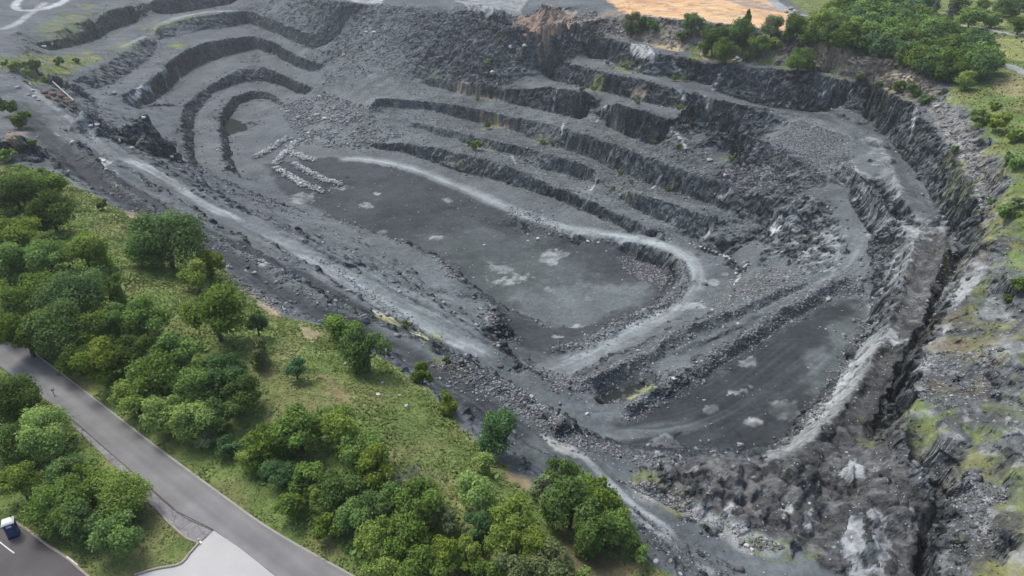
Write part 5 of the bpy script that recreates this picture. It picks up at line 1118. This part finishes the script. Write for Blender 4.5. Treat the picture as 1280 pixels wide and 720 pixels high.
# ------------------------------------------------------------------ undergrowth between the trees (one leafy mass)
WOODS = [[(-60,240),(40,215),(75,235),(80,270),(130,300),(150,345),(200,385),(225,425),(300,450),(330,490),(290,540),(240,550),(180,520),(100,460),(60,430),(-60,390)],
         [(290,560),(340,535),(440,515),(480,560),(500,610),(560,630),(600,590),(660,620),(700,680),(720,730),(480,735),(420,690),(360,645),(310,600)], [(-60,470),(20,475),(80,520),(110,570),(170,610),(175,660),(140,690),(90,670),(40,640),(-60,600)], [(685,600),(720,585),(770,620),(800,680),(770,690),(730,680),(700,650)]]
us = []
for pl in WOODS:
    P = to_world(pl); lo, hi = P.min(0), P.max(0); A_ = np.prod(hi - lo)
    q = rg.uniform(lo, hi, (int(A_ * 9), 2)); q = q[in_world_poly(q[:, 0], q[:, 1], P)]; us.append(q)
q = np.concatenate(us); q = q[rg.random(len(q)) < smooth(-.35, .25, fbm2(q[:, 0], q[:, 1], 4.5, 3, off=2.9))]
bad = np.zeros(len(q), bool)
for poly in (RIGHT + LEFT, LOT, [(84, 520), (160, 586), (268, 664), (347, 723), (430, 786), (330, 830), (150, 800), (172, 720), (226, 706), (248, 679), (175, 618), (120, 560)]): bad |= in_world_poly(q[:, 0], q[:, 1], clip_field(poly))
d_, _, _ = seg_dist(q[:, 0], q[:, 1], clip_field(RIGHT)); bad |= d_ < 1.6
q = q[~bad]; nu = len(q)
hgt = (.25 + 1.3 * smooth(-.2, .5, fbm2(q[:, 0], q[:, 1], 3.0, 3, off=7.7)))
p = np.column_stack([q, sample(GZ, q[:, 0], q[:, 1]) + hgt * (.3 + .7 * rg.random(nu))])
nr = rg.normal(size=(nu, 3)) * .6; nr[:, 2] += .9; nr /= np.linalg.norm(nr, axis=1, keepdims=True)
t_ = np.cross(nr, rg.normal(size=(nu, 3))); t_ /= np.linalg.norm(t_, axis=1, keepdims=True); b2 = np.cross(nr, t_); sz = (.22 + .3 * rg.random(nu))[:, None]
V = np.stack([p - t_ * sz, p + b2 * sz * .7, p + t_ * sz, p - b2 * sz * .7], 1).reshape(-1, 3)
me = quads_mesh('undergrowth', V, np.arange(nu * 4).reshape(-1, 4))
at_ = me.attributes.new('tint', 'FLOAT', 'POINT'); at_.data.foreach_set('value', np.repeat(np.clip(.35 + .5 * fbm2(q[:, 0], q[:, 1], 4, 3, off=5.1) + rg.normal(size=nu) * .2, 0, 1), 4).astype(np.float32))
o = link('undergrowth', me, LEAF['mid']); o['kind'] = 'stuff'

# low scrub on the green patches of the pit rim and ledges (one leafy mass)
pj, pi = np.where((GRASS > .35) & (lawn_m < .3) & (GY < 420))
wgt = np.gradient(GY, axis=0)[pj, pi] * np.gradient(GX, axis=1)[pj, pi] * GRASS[pj, pi] * np.where(GX[pj, pi] > 60, 1.6, .8) * smooth(-.4, .3, fbm2(GX[pj, pi], GY[pj, pi], 3.0, 3, off=51))
nu = 42000; k = rg.choice(len(pj), nu, p=wgt / wgt.sum()); q = np.stack([GX[pj[k], pi[k]], GY[pj[k], pi[k]]], 1) + rg.normal(size=(nu, 2)) * .35
p = np.column_stack([q, sample(GZ, q[:, 0], q[:, 1]) + .06 + .5 * rg.random(nu) ** 2 * smooth(-.1, .4, fbm2(q[:, 0], q[:, 1], 2.2, 2, off=3.9))])
nr = rg.normal(size=(nu, 3)) * .6; nr[:, 2] += .9; nr /= np.linalg.norm(nr, axis=1, keepdims=True)
t_ = np.cross(nr, rg.normal(size=(nu, 3))); t_ /= np.linalg.norm(t_, axis=1, keepdims=True); b2 = np.cross(nr, t_); sz = (.16 + .26 * rg.random(nu))[:, None]
me = quads_mesh('low_scrub', np.stack([p - t_ * sz, p + b2 * sz * .7, p + t_ * sz, p - b2 * sz * .7], 1).reshape(-1, 3), np.arange(nu * 4).reshape(-1, 4))
at_ = me.attributes.new('tint', 'FLOAT', 'POINT'); at_.data.foreach_set('value', np.repeat(np.clip(.4 + .6 * fbm2(q[:, 0], q[:, 1], 5, 3, off=5.9) + rg.normal(size=nu) * .2, 0, 1), 4).astype(np.float32))
at_ = me.attributes.new('dry', 'FLOAT', 'POINT'); at_.data.foreach_set('value', np.repeat(np.clip(.45 + .9 * fbm2(q[:, 0], q[:, 1], 6, 3, off=7.9), 0, 1), 4).astype(np.float32))
mv, nt, b = new_mat('scrub_leaves'); n = N(nt)
c1 = n.mix(n('Attribute', attribute_name='tint').outputs['Fac'], (.085,.120,.040), (.150,.195,.065)); nt.links.new(n.mix(n.mul(n('Attribute', attribute_name='dry').outputs['Fac'], .8), c1, (.19,.17,.095)), b.inputs['Base Color'])
o = link('low_scrub', me, mv); o['kind'] = 'stuff'
# ------------------------------------------------------------------ loose stone
def stones_mesh(name, pos, size, rg, pale=(.20, .45), tone=None):
    """many angular stones in one mesh (stuff)"""
    n = len(pos)
    c = np.array([[x, y, z] for x in (-1, 1) for y in (-1, 1) for z in (-1, 1)], float) * .5
    F = np.array([[0, 1, 3, 2], [4, 6, 7, 5], [0, 4, 5, 1], [2, 3, 7, 6], [0, 2, 6, 4], [1, 5, 7, 3]])
    V = c[None] * (1 + rg.normal(size=(n, 8, 3)) * .22) * np.stack([1 + .5 * rg.random(n), .7 + .4 * rg.random(n), .5 + .4 * rg.random(n)], 1)[:, None, :]
    a = rg.random(n) * 6.28; b = rg.normal(size=n) * .35
    ca, sa, cb, sb = np.cos(a), np.sin(a), np.cos(b), np.sin(b); o0 = np.zeros(n); o1 = np.ones(n)
    Rz = np.stack([np.stack([ca, -sa, o0], 1), np.stack([sa, ca, o0], 1), np.stack([o0, o0, o1], 1)], 1)
    Rx = np.stack([np.stack([o1, o0, o0], 1), np.stack([o0, cb, -sb], 1), np.stack([o0, sb, cb], 1)], 1)
    V = np.einsum('nij,nkj->nki', Rz @ Rx, V) * size[:, None, None] + pos[:, None, :] + np.array([0, 0, 1]) * (size * .12)[:, None, None]
    me = quads_mesh(name, V.reshape(-1, 3), (F[None] + (np.arange(n) * 8)[:, None, None]).reshape(-1, 4))
    g = pale[0] + (pale[1] - pale[0]) * rg.random(n) ** 1.6
    col = np.stack([g * .94, g, g * 1.06], 1)
    if tone is not None: col = col * tone
    set_attr(me, 'albedo', np.repeat(col, 8, 0))
    return me
ms, nt, b = new_mat('broken_stone'); n = N(nt)
nz = n('TexNoise', {'Vector': n('TexCoord').outputs['Object'], 'Scale': 2.5, 'Detail': 6.0}).outputs['Fac']
nt.links.new(n.scale(n('Attribute', attribute_name='albedo').outputs['Color'], n.remap(nz, .3, .7, .75, 1.25)), b.inputs['Base Color'])
nt.links.new(n('Bump', {'Height': nz, 'Strength': .6, 'Distance': .3}).outputs[0], b.inputs['Normal'])
M_STONE = ms
rg = np.random.default_rng(21)
def scatter_poly(pix, n):
    P = to_world(pix); lo, hi = P.min(0), P.max(0)
    q = rg.uniform(lo, hi, (n * 6, 2)); q = q[in_world_poly(q[:, 0], q[:, 1], P)]
    nse = fbm2(q[:, 0], q[:, 1], 9, 3, off=3.1); q = q[rg.random(len(q)) < smooth(-.45, .35, nse)]
    return q[:n]
def scatter_line(pix, n, w):
    P = smooth_path(to_world(pix)); L = np.concatenate([[0], np.cumsum(np.hypot(*np.diff(P, axis=0).T))])
    s = rg.random(n) * L[-1]; x = np.interp(s, L, P[:, 0]); y = np.interp(s, L, P[:, 1])
    return np.stack([x, y], 1) + rg.normal(size=(n, 2)) * w * .33
def on_land(q): return np.column_stack([q, sample(GZ, q[:, 0], q[:, 1])])
parts_ = []; szs = []
for poly, n_, s0, s1 in [([(345,135),(400,112),(440,128),(475,140),(505,170),(470,186),(430,188),(380,180)], 3600, .35, 1.7), ([(360,50),(420,8),(500,12),(560,30),(500,70),(430,110),(400,100),(380,70)], 2200, .3, 1.5), ([(480,10),(520,6),(600,24),(640,34),(640,44),(590,34),(520,20)], 1200, .4, 1.5), ([(700,30),(745,14),(790,26),(790,46),(730,44)], 1300, .5, 1.9), ([(512,100),(640,135),(760,165),(900,205),(880,290),(760,255),(620,205),(500,180)], 5200, .25, .9), ([(900,212),(940,172),(1000,150),(1060,170),(1070,215),(1000,245),(940,240)], 6500, .2, .75), ([(905,212),(960,205),(985,225),(950,245),(915,235)], 1200, .5, 1.2),
                         ([(768,320),(800,312),(838,330),(842,352),(800,350),(775,335)], 900, .35, 1.0), ([(770,600),(830,608),(880,632),(930,656),(985,686),(950,688),(880,655),(830,630)], 5200, .12, .5), ([(880,395),(935,350),(965,330),(1005,346),(960,368)], 1400, .25, .8), ([(640,40),(690,72),(640,80),(560,60),(530,20)], 1400, .3, 1.1), ([(1010,60),(1100,98),(1145,118),(1080,98),(1010,80)], 900, .5, 1.6), ([(260,10),(330,0),(350,30),(330,60),(300,30)], 500, .4, 1.4), ([(330,35),(345,48),(330,50)], 40, .4, 1), ([(300,70),(325,66),(325,78),(300,80)], 200, .4, 1.3), ([(310,98),(330,100),(325,106)], 120, .4, 1.2), ([(1165,120),(1200,160),(1240,230),(1250,270),(1210,210),(1175,160)], 700, .4, 1.3), ([(1150,450),(1240,430),(1270,520),(1150,500)], 900, .15, .6), ([(1190,600),(1260,610),(1240,700),(1180,700)], 900, .12, .5), ([(100,165),(130,155),(150,175),(120,182)], 250, .4, 1.3),
                         ([(1040,330),(1075,352),(1095,372),(1070,440),(1040,480),(1085,395)], 900, .2, .6), ([(200,185),(300,250),(420,290),(380,270),(260,210)], 700, .25, .9), ([(640,440),(700,480),(780,500),(760,470)], 700, .2, .7)]:
    q = scatter_poly(poly, int(n_ * 1.6)); parts_.append(q); szs.append(.62 * (s0 + (s1 - s0) * rg.random(len(q)) ** 5))
for pix, n_, w, s0, s1 in [([(560,450),(590,467),(640,491),(680,515),(718,543)], 2200, 5, .15, .6), ([(690,486),(750,470),(800,446),(850,417),(900,396),(960,372),(1010,349)], 1800, 3.2, .2, .6), ([(780,518),(830,488),(880,458),(950,414),(1000,382),(1040,358),(1075,362)], 2600, 3.6, .2, .7), ([(690,440),(740,425),(780,402),(820,385),(845,368),(856,345),(848,328)], 1200, 3, .25, .8), ([(500,305),(545,320),(562,338),(575,348)], 900, 4, .3, 1.1), ([(612,380),(622,405),(640,425)], 400, 3.5, .3, 1.0),
                           ([(640,262),(670,272),(690,288),(680,290)], 400, 6, .3, .9), ([(95,178),(150,236),(200,270),(260,298),(330,330),(420,388),(470,404)], 1300, 2.4, .15, .6), ([(290,345),(330,374),(365,392),(400,402)], 600, 2.2, .15, .6), ([(700,545),(770,562),(850,578)], 700, 4, .15, .6), ([(1085,400),(1062,445),(1040,480),(1008,525),(970,556)], 1200, 3, .15, .7), ([(400,322),(440,352),(500,395),(540,425)], 700, 3, .15, .5), ([(1195,315),(1180,360),(1160,405)], 200, 3, .3, .9), ([(400,255),(440,285),(480,297)], 200, 3, .3, .8), ([(780,650),(850,690),(900,715)], 500, 6, .12, .4), ([(230,205),(250,215)], 60, 4, .4, 1.2)]:
    q = scatter_line(pix, int(n_ * 1.5), w); parts_.append(q); szs.append(.62 * (s0 + (s1 - s0) * rg.random(len(q)) ** 4))
# debris gathered at the foot of the faces and thinly over the benches
st_ = np.hypot(*slopes()) > .8; dil = st_.copy()
for _ in range(7):
    d2 = dil.copy(); d2[1:] |= dil[:-1]; d2[:-1] |= dil[1:]; d2[:, 1:] |= dil[:, :-1]; d2[:, :-1] |= dil[:, 1:]; dil = d2
okm = (~st_) & (soft_mask < .3) & (MUD < .5) & (GRASS < .4) & (ROAD < .4) & (GY < 640)
pj, pi = np.where(okm); wgt = np.where(dil[pj, pi], 1.0, .04) * np.gradient(GY, axis=0)[pj, pi] * np.gradient(GX, axis=1)[pj, pi] * smooth(-.5, .4, fbm2(GX[pj, pi], GY[pj, pi], 8, 3, off=6.5))
k = rg.choice(len(pj), 20000, p=wgt / wgt.sum())
parts_.append(np.stack([GX[pj[k], pi[k]], GY[pj[k], pi[k]]], 1) + rg.normal(size=(len(k), 2)) * .25); szs.append(.13 + .7 * rg.random(len(k)) ** 6)
q = np.concatenate(parts_); sz = np.concatenate(szs)
o = link('rubble_stones', stones_mesh('rubble_stones', on_land(q), sz, rg, (.10, .36)), M_STONE); o['kind'] = 'stuff'
ws = [scatter_line(w_, 520, 2.4) for w_ in WINDROWS]
q = np.concatenate(ws); P_ = on_land(q); P_[:, 2] += .2
o = link('windrow_stones', stones_mesh('windrow_stones', P_, .40 + .55 * rg.random(len(q)) ** 2, rg, (.24, .62)), M_STONE); o['kind'] = 'stuff'

# ------------------------------------------------------------------ boulders, each its own
def boulder_mesh(i, flat=.7):
    r2 = np.random.default_rng(300 + i); bm = bmesh.new(); bmesh.ops.create_icosphere(bm, subdivisions=2, radius=.5)
    cuts = r2.normal(size=(9, 3)); cuts /= np.linalg.norm(cuts, axis=1, keepdims=True); lim = .27 + .17 * r2.random(9)
    for v in bm.verts:
        p = np.array(v.co)
        for c_, l_ in zip(cuts, lim):
            dd = p @ c_ - l_
            if dd > 0: p = p - c_ * dd
        v.co = p * np.array([1.15, .95, flat]) + r2.normal(size=3) * .012
    me = bpy.data.meshes.new('boulder'); bm.to_mesh(me); bm.free(); return me
BM = [boulder_mesh(i) for i in range(6)]
def rock_mat(name, c):
    m, nt, b = new_mat(name); n = N(nt); P = n('TexCoord').outputs['Object']
    nz = n('TexNoise', {'Vector': P, 'Scale': 3.0, 'Detail': 7.0, 'Roughness': .65}).outputs['Fac']
    nt.links.new(n.mix(n.remap(nz, .35, .65, 0, 1), tuple(x * .72 for x in c), tuple(min(.8, x * 1.15) for x in c)), b.inputs['Base Color'])
    nt.links.new(n('Bump', {'Height': nz, 'Strength': .7, 'Distance': .15}).outputs[0], b.inputs['Normal']); return m
RM = {'white': rock_mat('white_rock', (.60, .60, .58)), 'pale': rock_mat('pale_rock', (.42, .43, .43)), 'grey': rock_mat('grey_rock', (.24, .245, .25)), 'brown': rock_mat('brown_rock', (.20, .14, .11)), 'tan': rock_mat('tan_rock', (.50, .42, .33)), 'dark': rock_mat('dark_rock', (.12, .125, .13))}
_bk = 0; _bm = {}
def boulder(px, py, wpx, mat, label, group=None, sx=1.0):
    global _bk
    q = ground(px, py)[0]; depth = q[1] * CP + (CAM_Z - q[2]) * SP; s = wpx * depth / F_PX
    k = (_bk % 6, mat); _bk += 1
    if k not in _bm:
        me = BM[k[0]].copy(); me.materials.append(RM[mat]); _bm[k] = me
    o = bpy.data.objects.new('boulder', _bm[k]); COL.objects.link(o)
    o.location = q + np.array([0, 0, s * .18]); o.scale = (s * sx, s, s); o.rotation_euler = (0, 0, _bk * 1.9)
    tagged(o, label, 'boulder', group); return o
for i, (x, y, w_) in enumerate([(862,305,3), (868,306,2.5), (876,309,3.5), (881,311,3), (886,312,3), (890,314,4), (895,316,3.5), (900,319,4), (905,321,4), (909,322,5), (912,324,4)]):
    boulder(x, y, w_, 'white', 'white stone in the short straight row beside the rock stub near the haul road bend', 'row of white stones')
for x, y, w_, m, lab in [(22,110,7,'white','white block on the lane edge, leftmost of the cluster at upper left'), (37,106,5,'white','white stone at the top of the cluster beside the lane, upper left'), (42,114,5,'white','white stone in the middle of the cluster beside the lane'), (36,119,5,'pale','pale stone at the lower left of the lane cluster'), (43,122,6,'white','white stone at the lower right of the lane cluster'), (48,126,5,'pale','pale stone trailing below the lane cluster'), (55,59,6,'white','white stone at the left of the strip above the green ledge'), (65,56,4,'white','small white stone at the right of the strip above the green ledge'), (105,115,5,'white','white stone on the apron right of the pipe'), (91,110,5,'pale','pale stone on the apron nearest the pipe'), (143,117,5,'pale','pale stone on the low bank left of the white slab'),
                       (114,158,6,'white','white boulder on the left of the dark outcrop below the apron'), (122,157,7,'pale','pale boulder at the middle of the dark outcrop'), (134,158,5,'pale','pale boulder at the right of the dark outcrop'), (148,177,7,'white','white boulder below the dark outcrop beside the haul road'), (165,186,6,'pale','pale flat stone right of the boulder beside the haul road'), (180,148,6,'white','white flat stone on the apron above the pinnacle'), (215,197,6,'white','white stone below the pinnacle'), (224,202,5,'pale','pale stone at the bottom of the narrow slot'), (249,224,4,'pale','pale stone alone on the shelf'), (91,179,7,'white','white boulder at the head of the berm between the lanes'), (130,203,8,'white','white slab shaped rock on the dark lane'), (133,213,6,'pale','pale rock below the white slab on the dark lane'),
                       (468,42,7,'white','white boulder highest on the talus slope'), (458,41,5,'pale','pale boulder next to the highest white boulder'), (374,148,7,'pale','pale boulder at the left foot of the talus'), (396,145,7,'white','white boulder in the middle of the talus foot'), (406,149,6,'white','white boulder right of the middle of the talus foot'), (416,147,5,'pale','pale boulder at the right of the talus foot group'), (386,168,7,'pale','pale boulder resting below the talus foot'), (400,121,6,'pale','pale boulder halfway up the talus'), (405,105,6,'pale','pale boulder higher up the left talus'), (430,70,6,'pale','long pale boulder in the talus streak'), (360,140,5,'pale','pale boulder nearest the sump'),
                       (656,45,6,'tan','tan boulder on the brown talus under the yard, left of two'), (674,56,5,'tan','tan boulder on the brown talus under the yard, right of two'), (656,58,7,'white','white flat block under the tan boulders'), (638,60,7,'pale','pale block at the head of the stony chute'), (616,92,8,'white','white flat block on the rubble bench in the middle'), (887,201,7,'pale','round pale boulder on the wide bench'), (906,220,6,'pale','round pale boulder at the rubble edge of the wide bench'), (970,172,7,'grey','round grey boulder on the rubble slope'), (735,302,5,'white','white stone beside the haul road loop'), (748,304,4,'white','small white stone inside the haul road loop'), (660,302,4,'white','white stone on the pit floor near the road fork'), (672,299,5,'white','white flat stone at the road fork'), (605,307,4,'white','white stone alone on the pit floor'), (890,388,5,'white','white stone on the outer edge of the loop'), (920,342,4,'white','white stone on the slope right of the loop'), (913,371,4,'pale','pale stone lower on the slope right of the loop'),
                       (905,411,6,'white','white boulder on the lower bank of the bench ramp'), (922,405,4,'white','small white boulder on the bank right of the larger one'), (842,474,6,'white','white boulder on the long rubble berm'), (665,497,8,'pale','pale boulder on the berm between the lanes'), (625,458,9,'dark','dark block at the edge of the haul road'), (700,530,12,'dark','large dark block at the corner where the lanes part'), (734,518,6,'white','white stone on the berm corner by the pit pool'), (473,494,6,'white','white boulder on the grass below the rim'), (478,479,4,'white','small white stone on the grass above the white boulder'), (500,495,5,'pale','flat pale stone on the grass near the rim'), (508,508,6,'pale','long pale stone on the grass nearest the lime shrub'), (432,455,4,'white','tiny white stone on the grass left of the upright rim tree'), (391,428,4,'white','white stone on the grass beside the ochre patch'), (820,703,8,'pale','pale boulder on the lane verge at the bottom'), (933,683,7,'white','white stone in the green strip at the bottom, left of two'), (940,688,6,'white','white stone in the green strip at the bottom, right of two'),
                       (1035,375,6,'pale','pale boulder at the corner of the dark bench'), (1093,374,7,'pale','pale boulder at the foot of the mud ridge'), (700,505,6,'grey','grey boulder on the shoulder of the haul road')]:
    boulder(x, y, w_, m, lab, 'boulders about the quarry')
for x, y, w_ in [(56,117,9), (66,120,11), (76,122,10), (84,125,9), (70,127,8), (60,122,7), (90,128,7)]:
    boulder(x, y, w_, 'brown', 'rust brown chunk in the dark heap under the pipe, upper left', 'rust brown heap')
for x, y, w_ in [(982,16,7), (988,12,8), (994,15,7), (987,20,6), (996,20,6)]:
    boulder(x, y, w_, 'tan', 'pinkish chunk in the small heap at the right end of the sand', 'pinkish heap')
for i, (x, y, w_) in enumerate([(917,76,5), (922,74,6), (927,76,5), (924,78,5), (921,72,4)]):
    boulder(x, y, w_, 'white', 'white rock in the small pile on the grassy strip of the upper ledge', 'small white rock pile')
for x, y, w_ in [(1016,82,8), (1022,84,7), (1019,78,6), (1026,80,6)]:
    boulder(x, y, w_, 'tan', 'tan block at the foot of the orange rock streak', 'tan blocks')
for i in range(34):
    x = 1060 + 85 * ((i * .618) % 1); y = 60 + (x - 1060) * .27 + ((i * .37) % 1) * 20
    boulder(x, y, 4 + (i * .7) % 4, 'tan' if i % 3 else 'pale', 'pale block in the broken face below the dense grove', 'pale blocks of the face below the grove', 1.3)

# ------------------------------------------------------------------ water
def water(name, pix, z, c, rough=.08):
    m, nt, b = new_mat(name); b.inputs['Base Color'].default_value = (*c, 1); b.inputs['Roughness'].default_value = rough; b.inputs['Specular IOR Level'].default_value = .06
    n = N(nt); nt.links.new(n('Bump', {'Height': n('TexNoise', {'Vector': n('TexCoord').outputs['Object'], 'Scale': 2.0, 'Detail': 3.0}).outputs['Fac'], 'Strength': .08, 'Distance': .1}).outputs[0], b.inputs['Normal'])
    P = np.array(pix, float); x, y, _ = at(P[:, 0], P[:, 1], z)
    bm = bmesh.new(); f = bm.faces.new([bm.verts.new((a, b_, z)) for a, b_ in zip(x, y)])
    if f.normal.z < 0: f.normal_flip()
    me = bpy.data.meshes.new(name); bm.to_mesh(me); bm.free(); o = link(name, me, m); o['kind'] = 'structure'
zs = float(ground(294, 160)[0][2])
water('sump_water', [(278,148),(292,149),(306,153),(309,160),(306,167),(294,169),(282,167),(276,158)], zs + 1.7, (.002,.011,.010), .6)
zp = float(ground(772, 497)[0][2])
water('pool_water', [(728,500),(750,488),(790,478),(822,470),(826,482),(800,502),(775,512),(748,512)], zp + .9, (.030,.034,.032), .5)

# ------------------------------------------------------------------ portable toilet by the parking lot
def box_bm(bm, x0, x1, y0, y1, z0, z1, bev=.0):
    vs = [bm.verts.new((x, y, z)) for x in (x0, x1) for y in (y0, y1) for z in (z0, z1)]
    fs = [bm.faces.new([vs[i] for i in f]) for f in ((0, 1, 3, 2), (4, 6, 7, 5), (0, 4, 5, 1), (2, 3, 7, 6), (0, 2, 6, 4), (1, 5, 7, 3))]
    bmesh.ops.recalc_face_normals(bm, faces=fs)
    if bev: bmesh.ops.bevel(bm, geom=list({e for f in fs for e in f.edges}), offset=bev, segments=2, affect='EDGES')
def part(name, boxes, mat, parent, bev=.02):
    bm = bmesh.new()
    for b_ in boxes:
        b2 = bmesh.new(); box_bm(b2, *b_, bev); t = bpy.data.meshes.new('t'); b2.to_mesh(t); b2.free(); bm.from_mesh(t); bpy.data.meshes.remove(t)
    me = bpy.data.meshes.new(name); bm.to_mesh(me); bm.free(); return link(name, me, mat, parent)
def plain(name, c, rough=.5):
    m, nt, b = new_mat(name); n = N(nt); b.inputs['Roughness'].default_value = rough; b.inputs['Specular IOR Level'].default_value = .4
    nz = n('TexNoise', {'Vector': n('TexCoord').outputs['Object'], 'Scale': 4.0, 'Detail': 5.0}).outputs['Fac']
    nt.links.new(n.mix(n.remap(nz, .3, .7, 0, 1), tuple(x * .88 for x in c), c), b.inputs['Base Color']); return m
BLUE = plain('blue_plastic', (.030, .065, .20)); WHT = plain('white_plastic', (.74, .75, .75)); DK = plain('dark_plastic', (.03, .03, .035)); RED = plain('red_paint', (.55, .10, .10))
t = bpy.data.objects.new('portable_toilet', None); COL.objects.link(t)
x_, y_, _ = at(17.5, 668, ZB); t.location = (float(x_), float(y_), ZB - .03); t.rotation_euler = (0, 0, math.radians(30))
tagged(t, 'blue portable toilet with a white roof at the kerb of the parking lot', 'portable toilet')
part('base', [(-.58, .58, -.58, .58, 0, .14)], DK, t)
part('cabin', [(-.53, .53, -.52, .53, .14, 2.05)] + [(-.55, -.50, y - .04, y + .04, .2, 2.0) for y in (-.35, 0, .35)] + [(.50, .55, y - .04, y + .04, .2, 2.0) for y in (-.35, 0, .35)], BLUE, t)
dr = part('door', [(-.36, .36, -.555, -.515, .2, 1.98)], BLUE, t); part('handle', [(.24, .30, -.60, -.556, 1.0, 1.16)], DK, dr, .01); part('vent', [(-.26, .26, -.575, -.556, 1.62, 1.86)], WHT, dr, .008)
rb = bmesh.new(); L = [(.60, .60, 2.05), (.60, .60, 2.13), (.42, .42, 2.28), (.18, .20, 2.33)]; rings = [[rb.verts.new((sx * a, sy * b_, z)) for sx, sy in ((-1, -1), (1, -1), (1, 1), (-1, 1))] for a, b_, z in L]
rb.faces.new(rings[0][::-1]); rb.faces.new(rings[-1])
for r0, r1 in zip(rings[:-1], rings[1:]):
    for i in range(4): rb.faces.new([r0[i], r0[(i + 1) % 4], r1[(i + 1) % 4], r1[i]])
bmesh.ops.recalc_face_normals(rb, faces=rb.faces); me = bpy.data.meshes.new('roof'); rb.to_mesh(me); rb.free(); link('roof', me, WHT, t)
me = tube_mesh('vent_pipe', [([(.36, .36, 1.9), (.36, .36, 2.5)], [.055, .055])], 8); me.materials.clear(); link('vent_pipe', me, DK, t)
# thin pale pipe down the bank at the upper left
a = ground(66, 103)[0]; b_ = ground(93, 127)[0]; P_ = [a + (b_ - a) * k for k in np.linspace(0, 1, 9)]
for p in P_: p[2] = max(p[2], float(sample(GZ, p[0], p[1]))) + .3
me = tube_mesh('pipe', [(P_, [.32] * 9)], 8); me.materials.clear(); o = link('pipe', me, plain('pale_pipe', (.45, .45, .40))); tagged(o, 'thin pale pipe running down the bank edge beside the rust brown heap', 'pipe')
# small roadside markers
def marker(px, py, h, label, red):
    t = bpy.data.objects.new('marker_post', None); COL.objects.link(t); x, y, _ = at(px, py, ZB); t.location = (float(x), float(y), ZB)
    tagged(t, label, 'marker post'); part('post', [(-.06, .06, -.04, .04, 0, h)], WHT, t, .01)
    if red: part('band', [(-.075, .075, -.055, .055, h * .55, h * .8)], RED, t, .01); part('foot', [(-.25, .25, -.18, .18, -.02, .06)], WHT, t, .01)
    else: part('plate', [(-.22, .22, .042, .06, h * .7, h + .12)], WHT, t, .01)
    t.rotation_euler = (0, 0, .5)
marker(68, 494, 1.0, 'small white marker plate on the near edge of the asphalt road, upper bend', False)
marker(249, 679, .7, 'red and white marker post at the corner of the pale concrete driveway', True)
# ------------------------------------------------------------------ camera, sky, light
cd = bpy.data.cameras.new('camera'); cam = bpy.data.objects.new('camera', cd); COL.objects.link(cam)
cd.sensor_width = 36; cd.lens = F_PX / 1280 * 36; cd.clip_end = 20000; cd.clip_start = .5
cam.location = (0, 0, CAM_Z); cam.rotation_euler = (math.radians(90) - PITCH, 0, 0)
scene.camera = cam
w = bpy.data.worlds.new('World'); scene.world = w; w.use_nodes = True
nt = w.node_tree; sky = nt.nodes.new('ShaderNodeTexSky'); sky.sky_type = 'NISHITA'; sky.sun_disc = False
SUN_EL, SUN_AZ = math.radians(58), math.radians(-48)       # azimuth from +Y, clockwise positive
sky.sun_elevation = SUN_EL; sky.sun_rotation = SUN_AZ
sky.air_density = .8; sky.dust_density = 4.0; sky.ozone_density = 0.8
bg = nt.nodes['Background']; bg.inputs['Strength'].default_value = .13
nt.links.new(sky.outputs[0], bg.inputs['Color'])
ld = bpy.data.lights.new('sun', 'SUN'); ld.energy = 1.35; ld.angle = math.radians(18); ld.color = (1, .975, .90)
sun = bpy.data.objects.new('sun', ld); COL.objects.link(sun)
d = Vector((math.sin(SUN_AZ) * math.cos(SUN_EL), math.cos(SUN_AZ) * math.cos(SUN_EL), math.sin(SUN_EL)))
sun.rotation_euler = d.to_track_quat('Z', 'Y').to_euler(); sun.location = d * 300
scene.view_settings.view_transform = 'Standard'; scene.view_settings.look = 'None'; scene.view_settings.gamma = 1
scene.view_settings.use_curve_mapping = False; scene.view_settings.exposure = .6
scene.cycles.max_bounces = 4; scene.cycles.diffuse_bounces = 3; scene.cycles.use_denoising = True

# thin summer haze
bm = bmesh.new(); box_bm(bm, -6200, 6200, -6000, 6500, -61.0, 72.0); me = bpy.data.meshes.new('haze'); bm.to_mesh(me); bm.free()
mh = bpy.data.materials.new('haze_air'); mh.use_nodes = True; nt = mh.node_tree; nt.nodes.clear()
vo = nt.nodes.new('ShaderNodeVolumePrincipled'); vo.inputs['Color'].default_value = (.86, .91, .95, 1); vo.inputs['Density'].default_value = .00016; vo.inputs['Anisotropy'].default_value = .2
nt.links.new(vo.outputs[0], nt.nodes.new('ShaderNodeOutputMaterial').inputs['Volume'])
o = link('haze', me, mh); o['kind'] = 'stuff'
scene.cycles.volume_bounces = 1
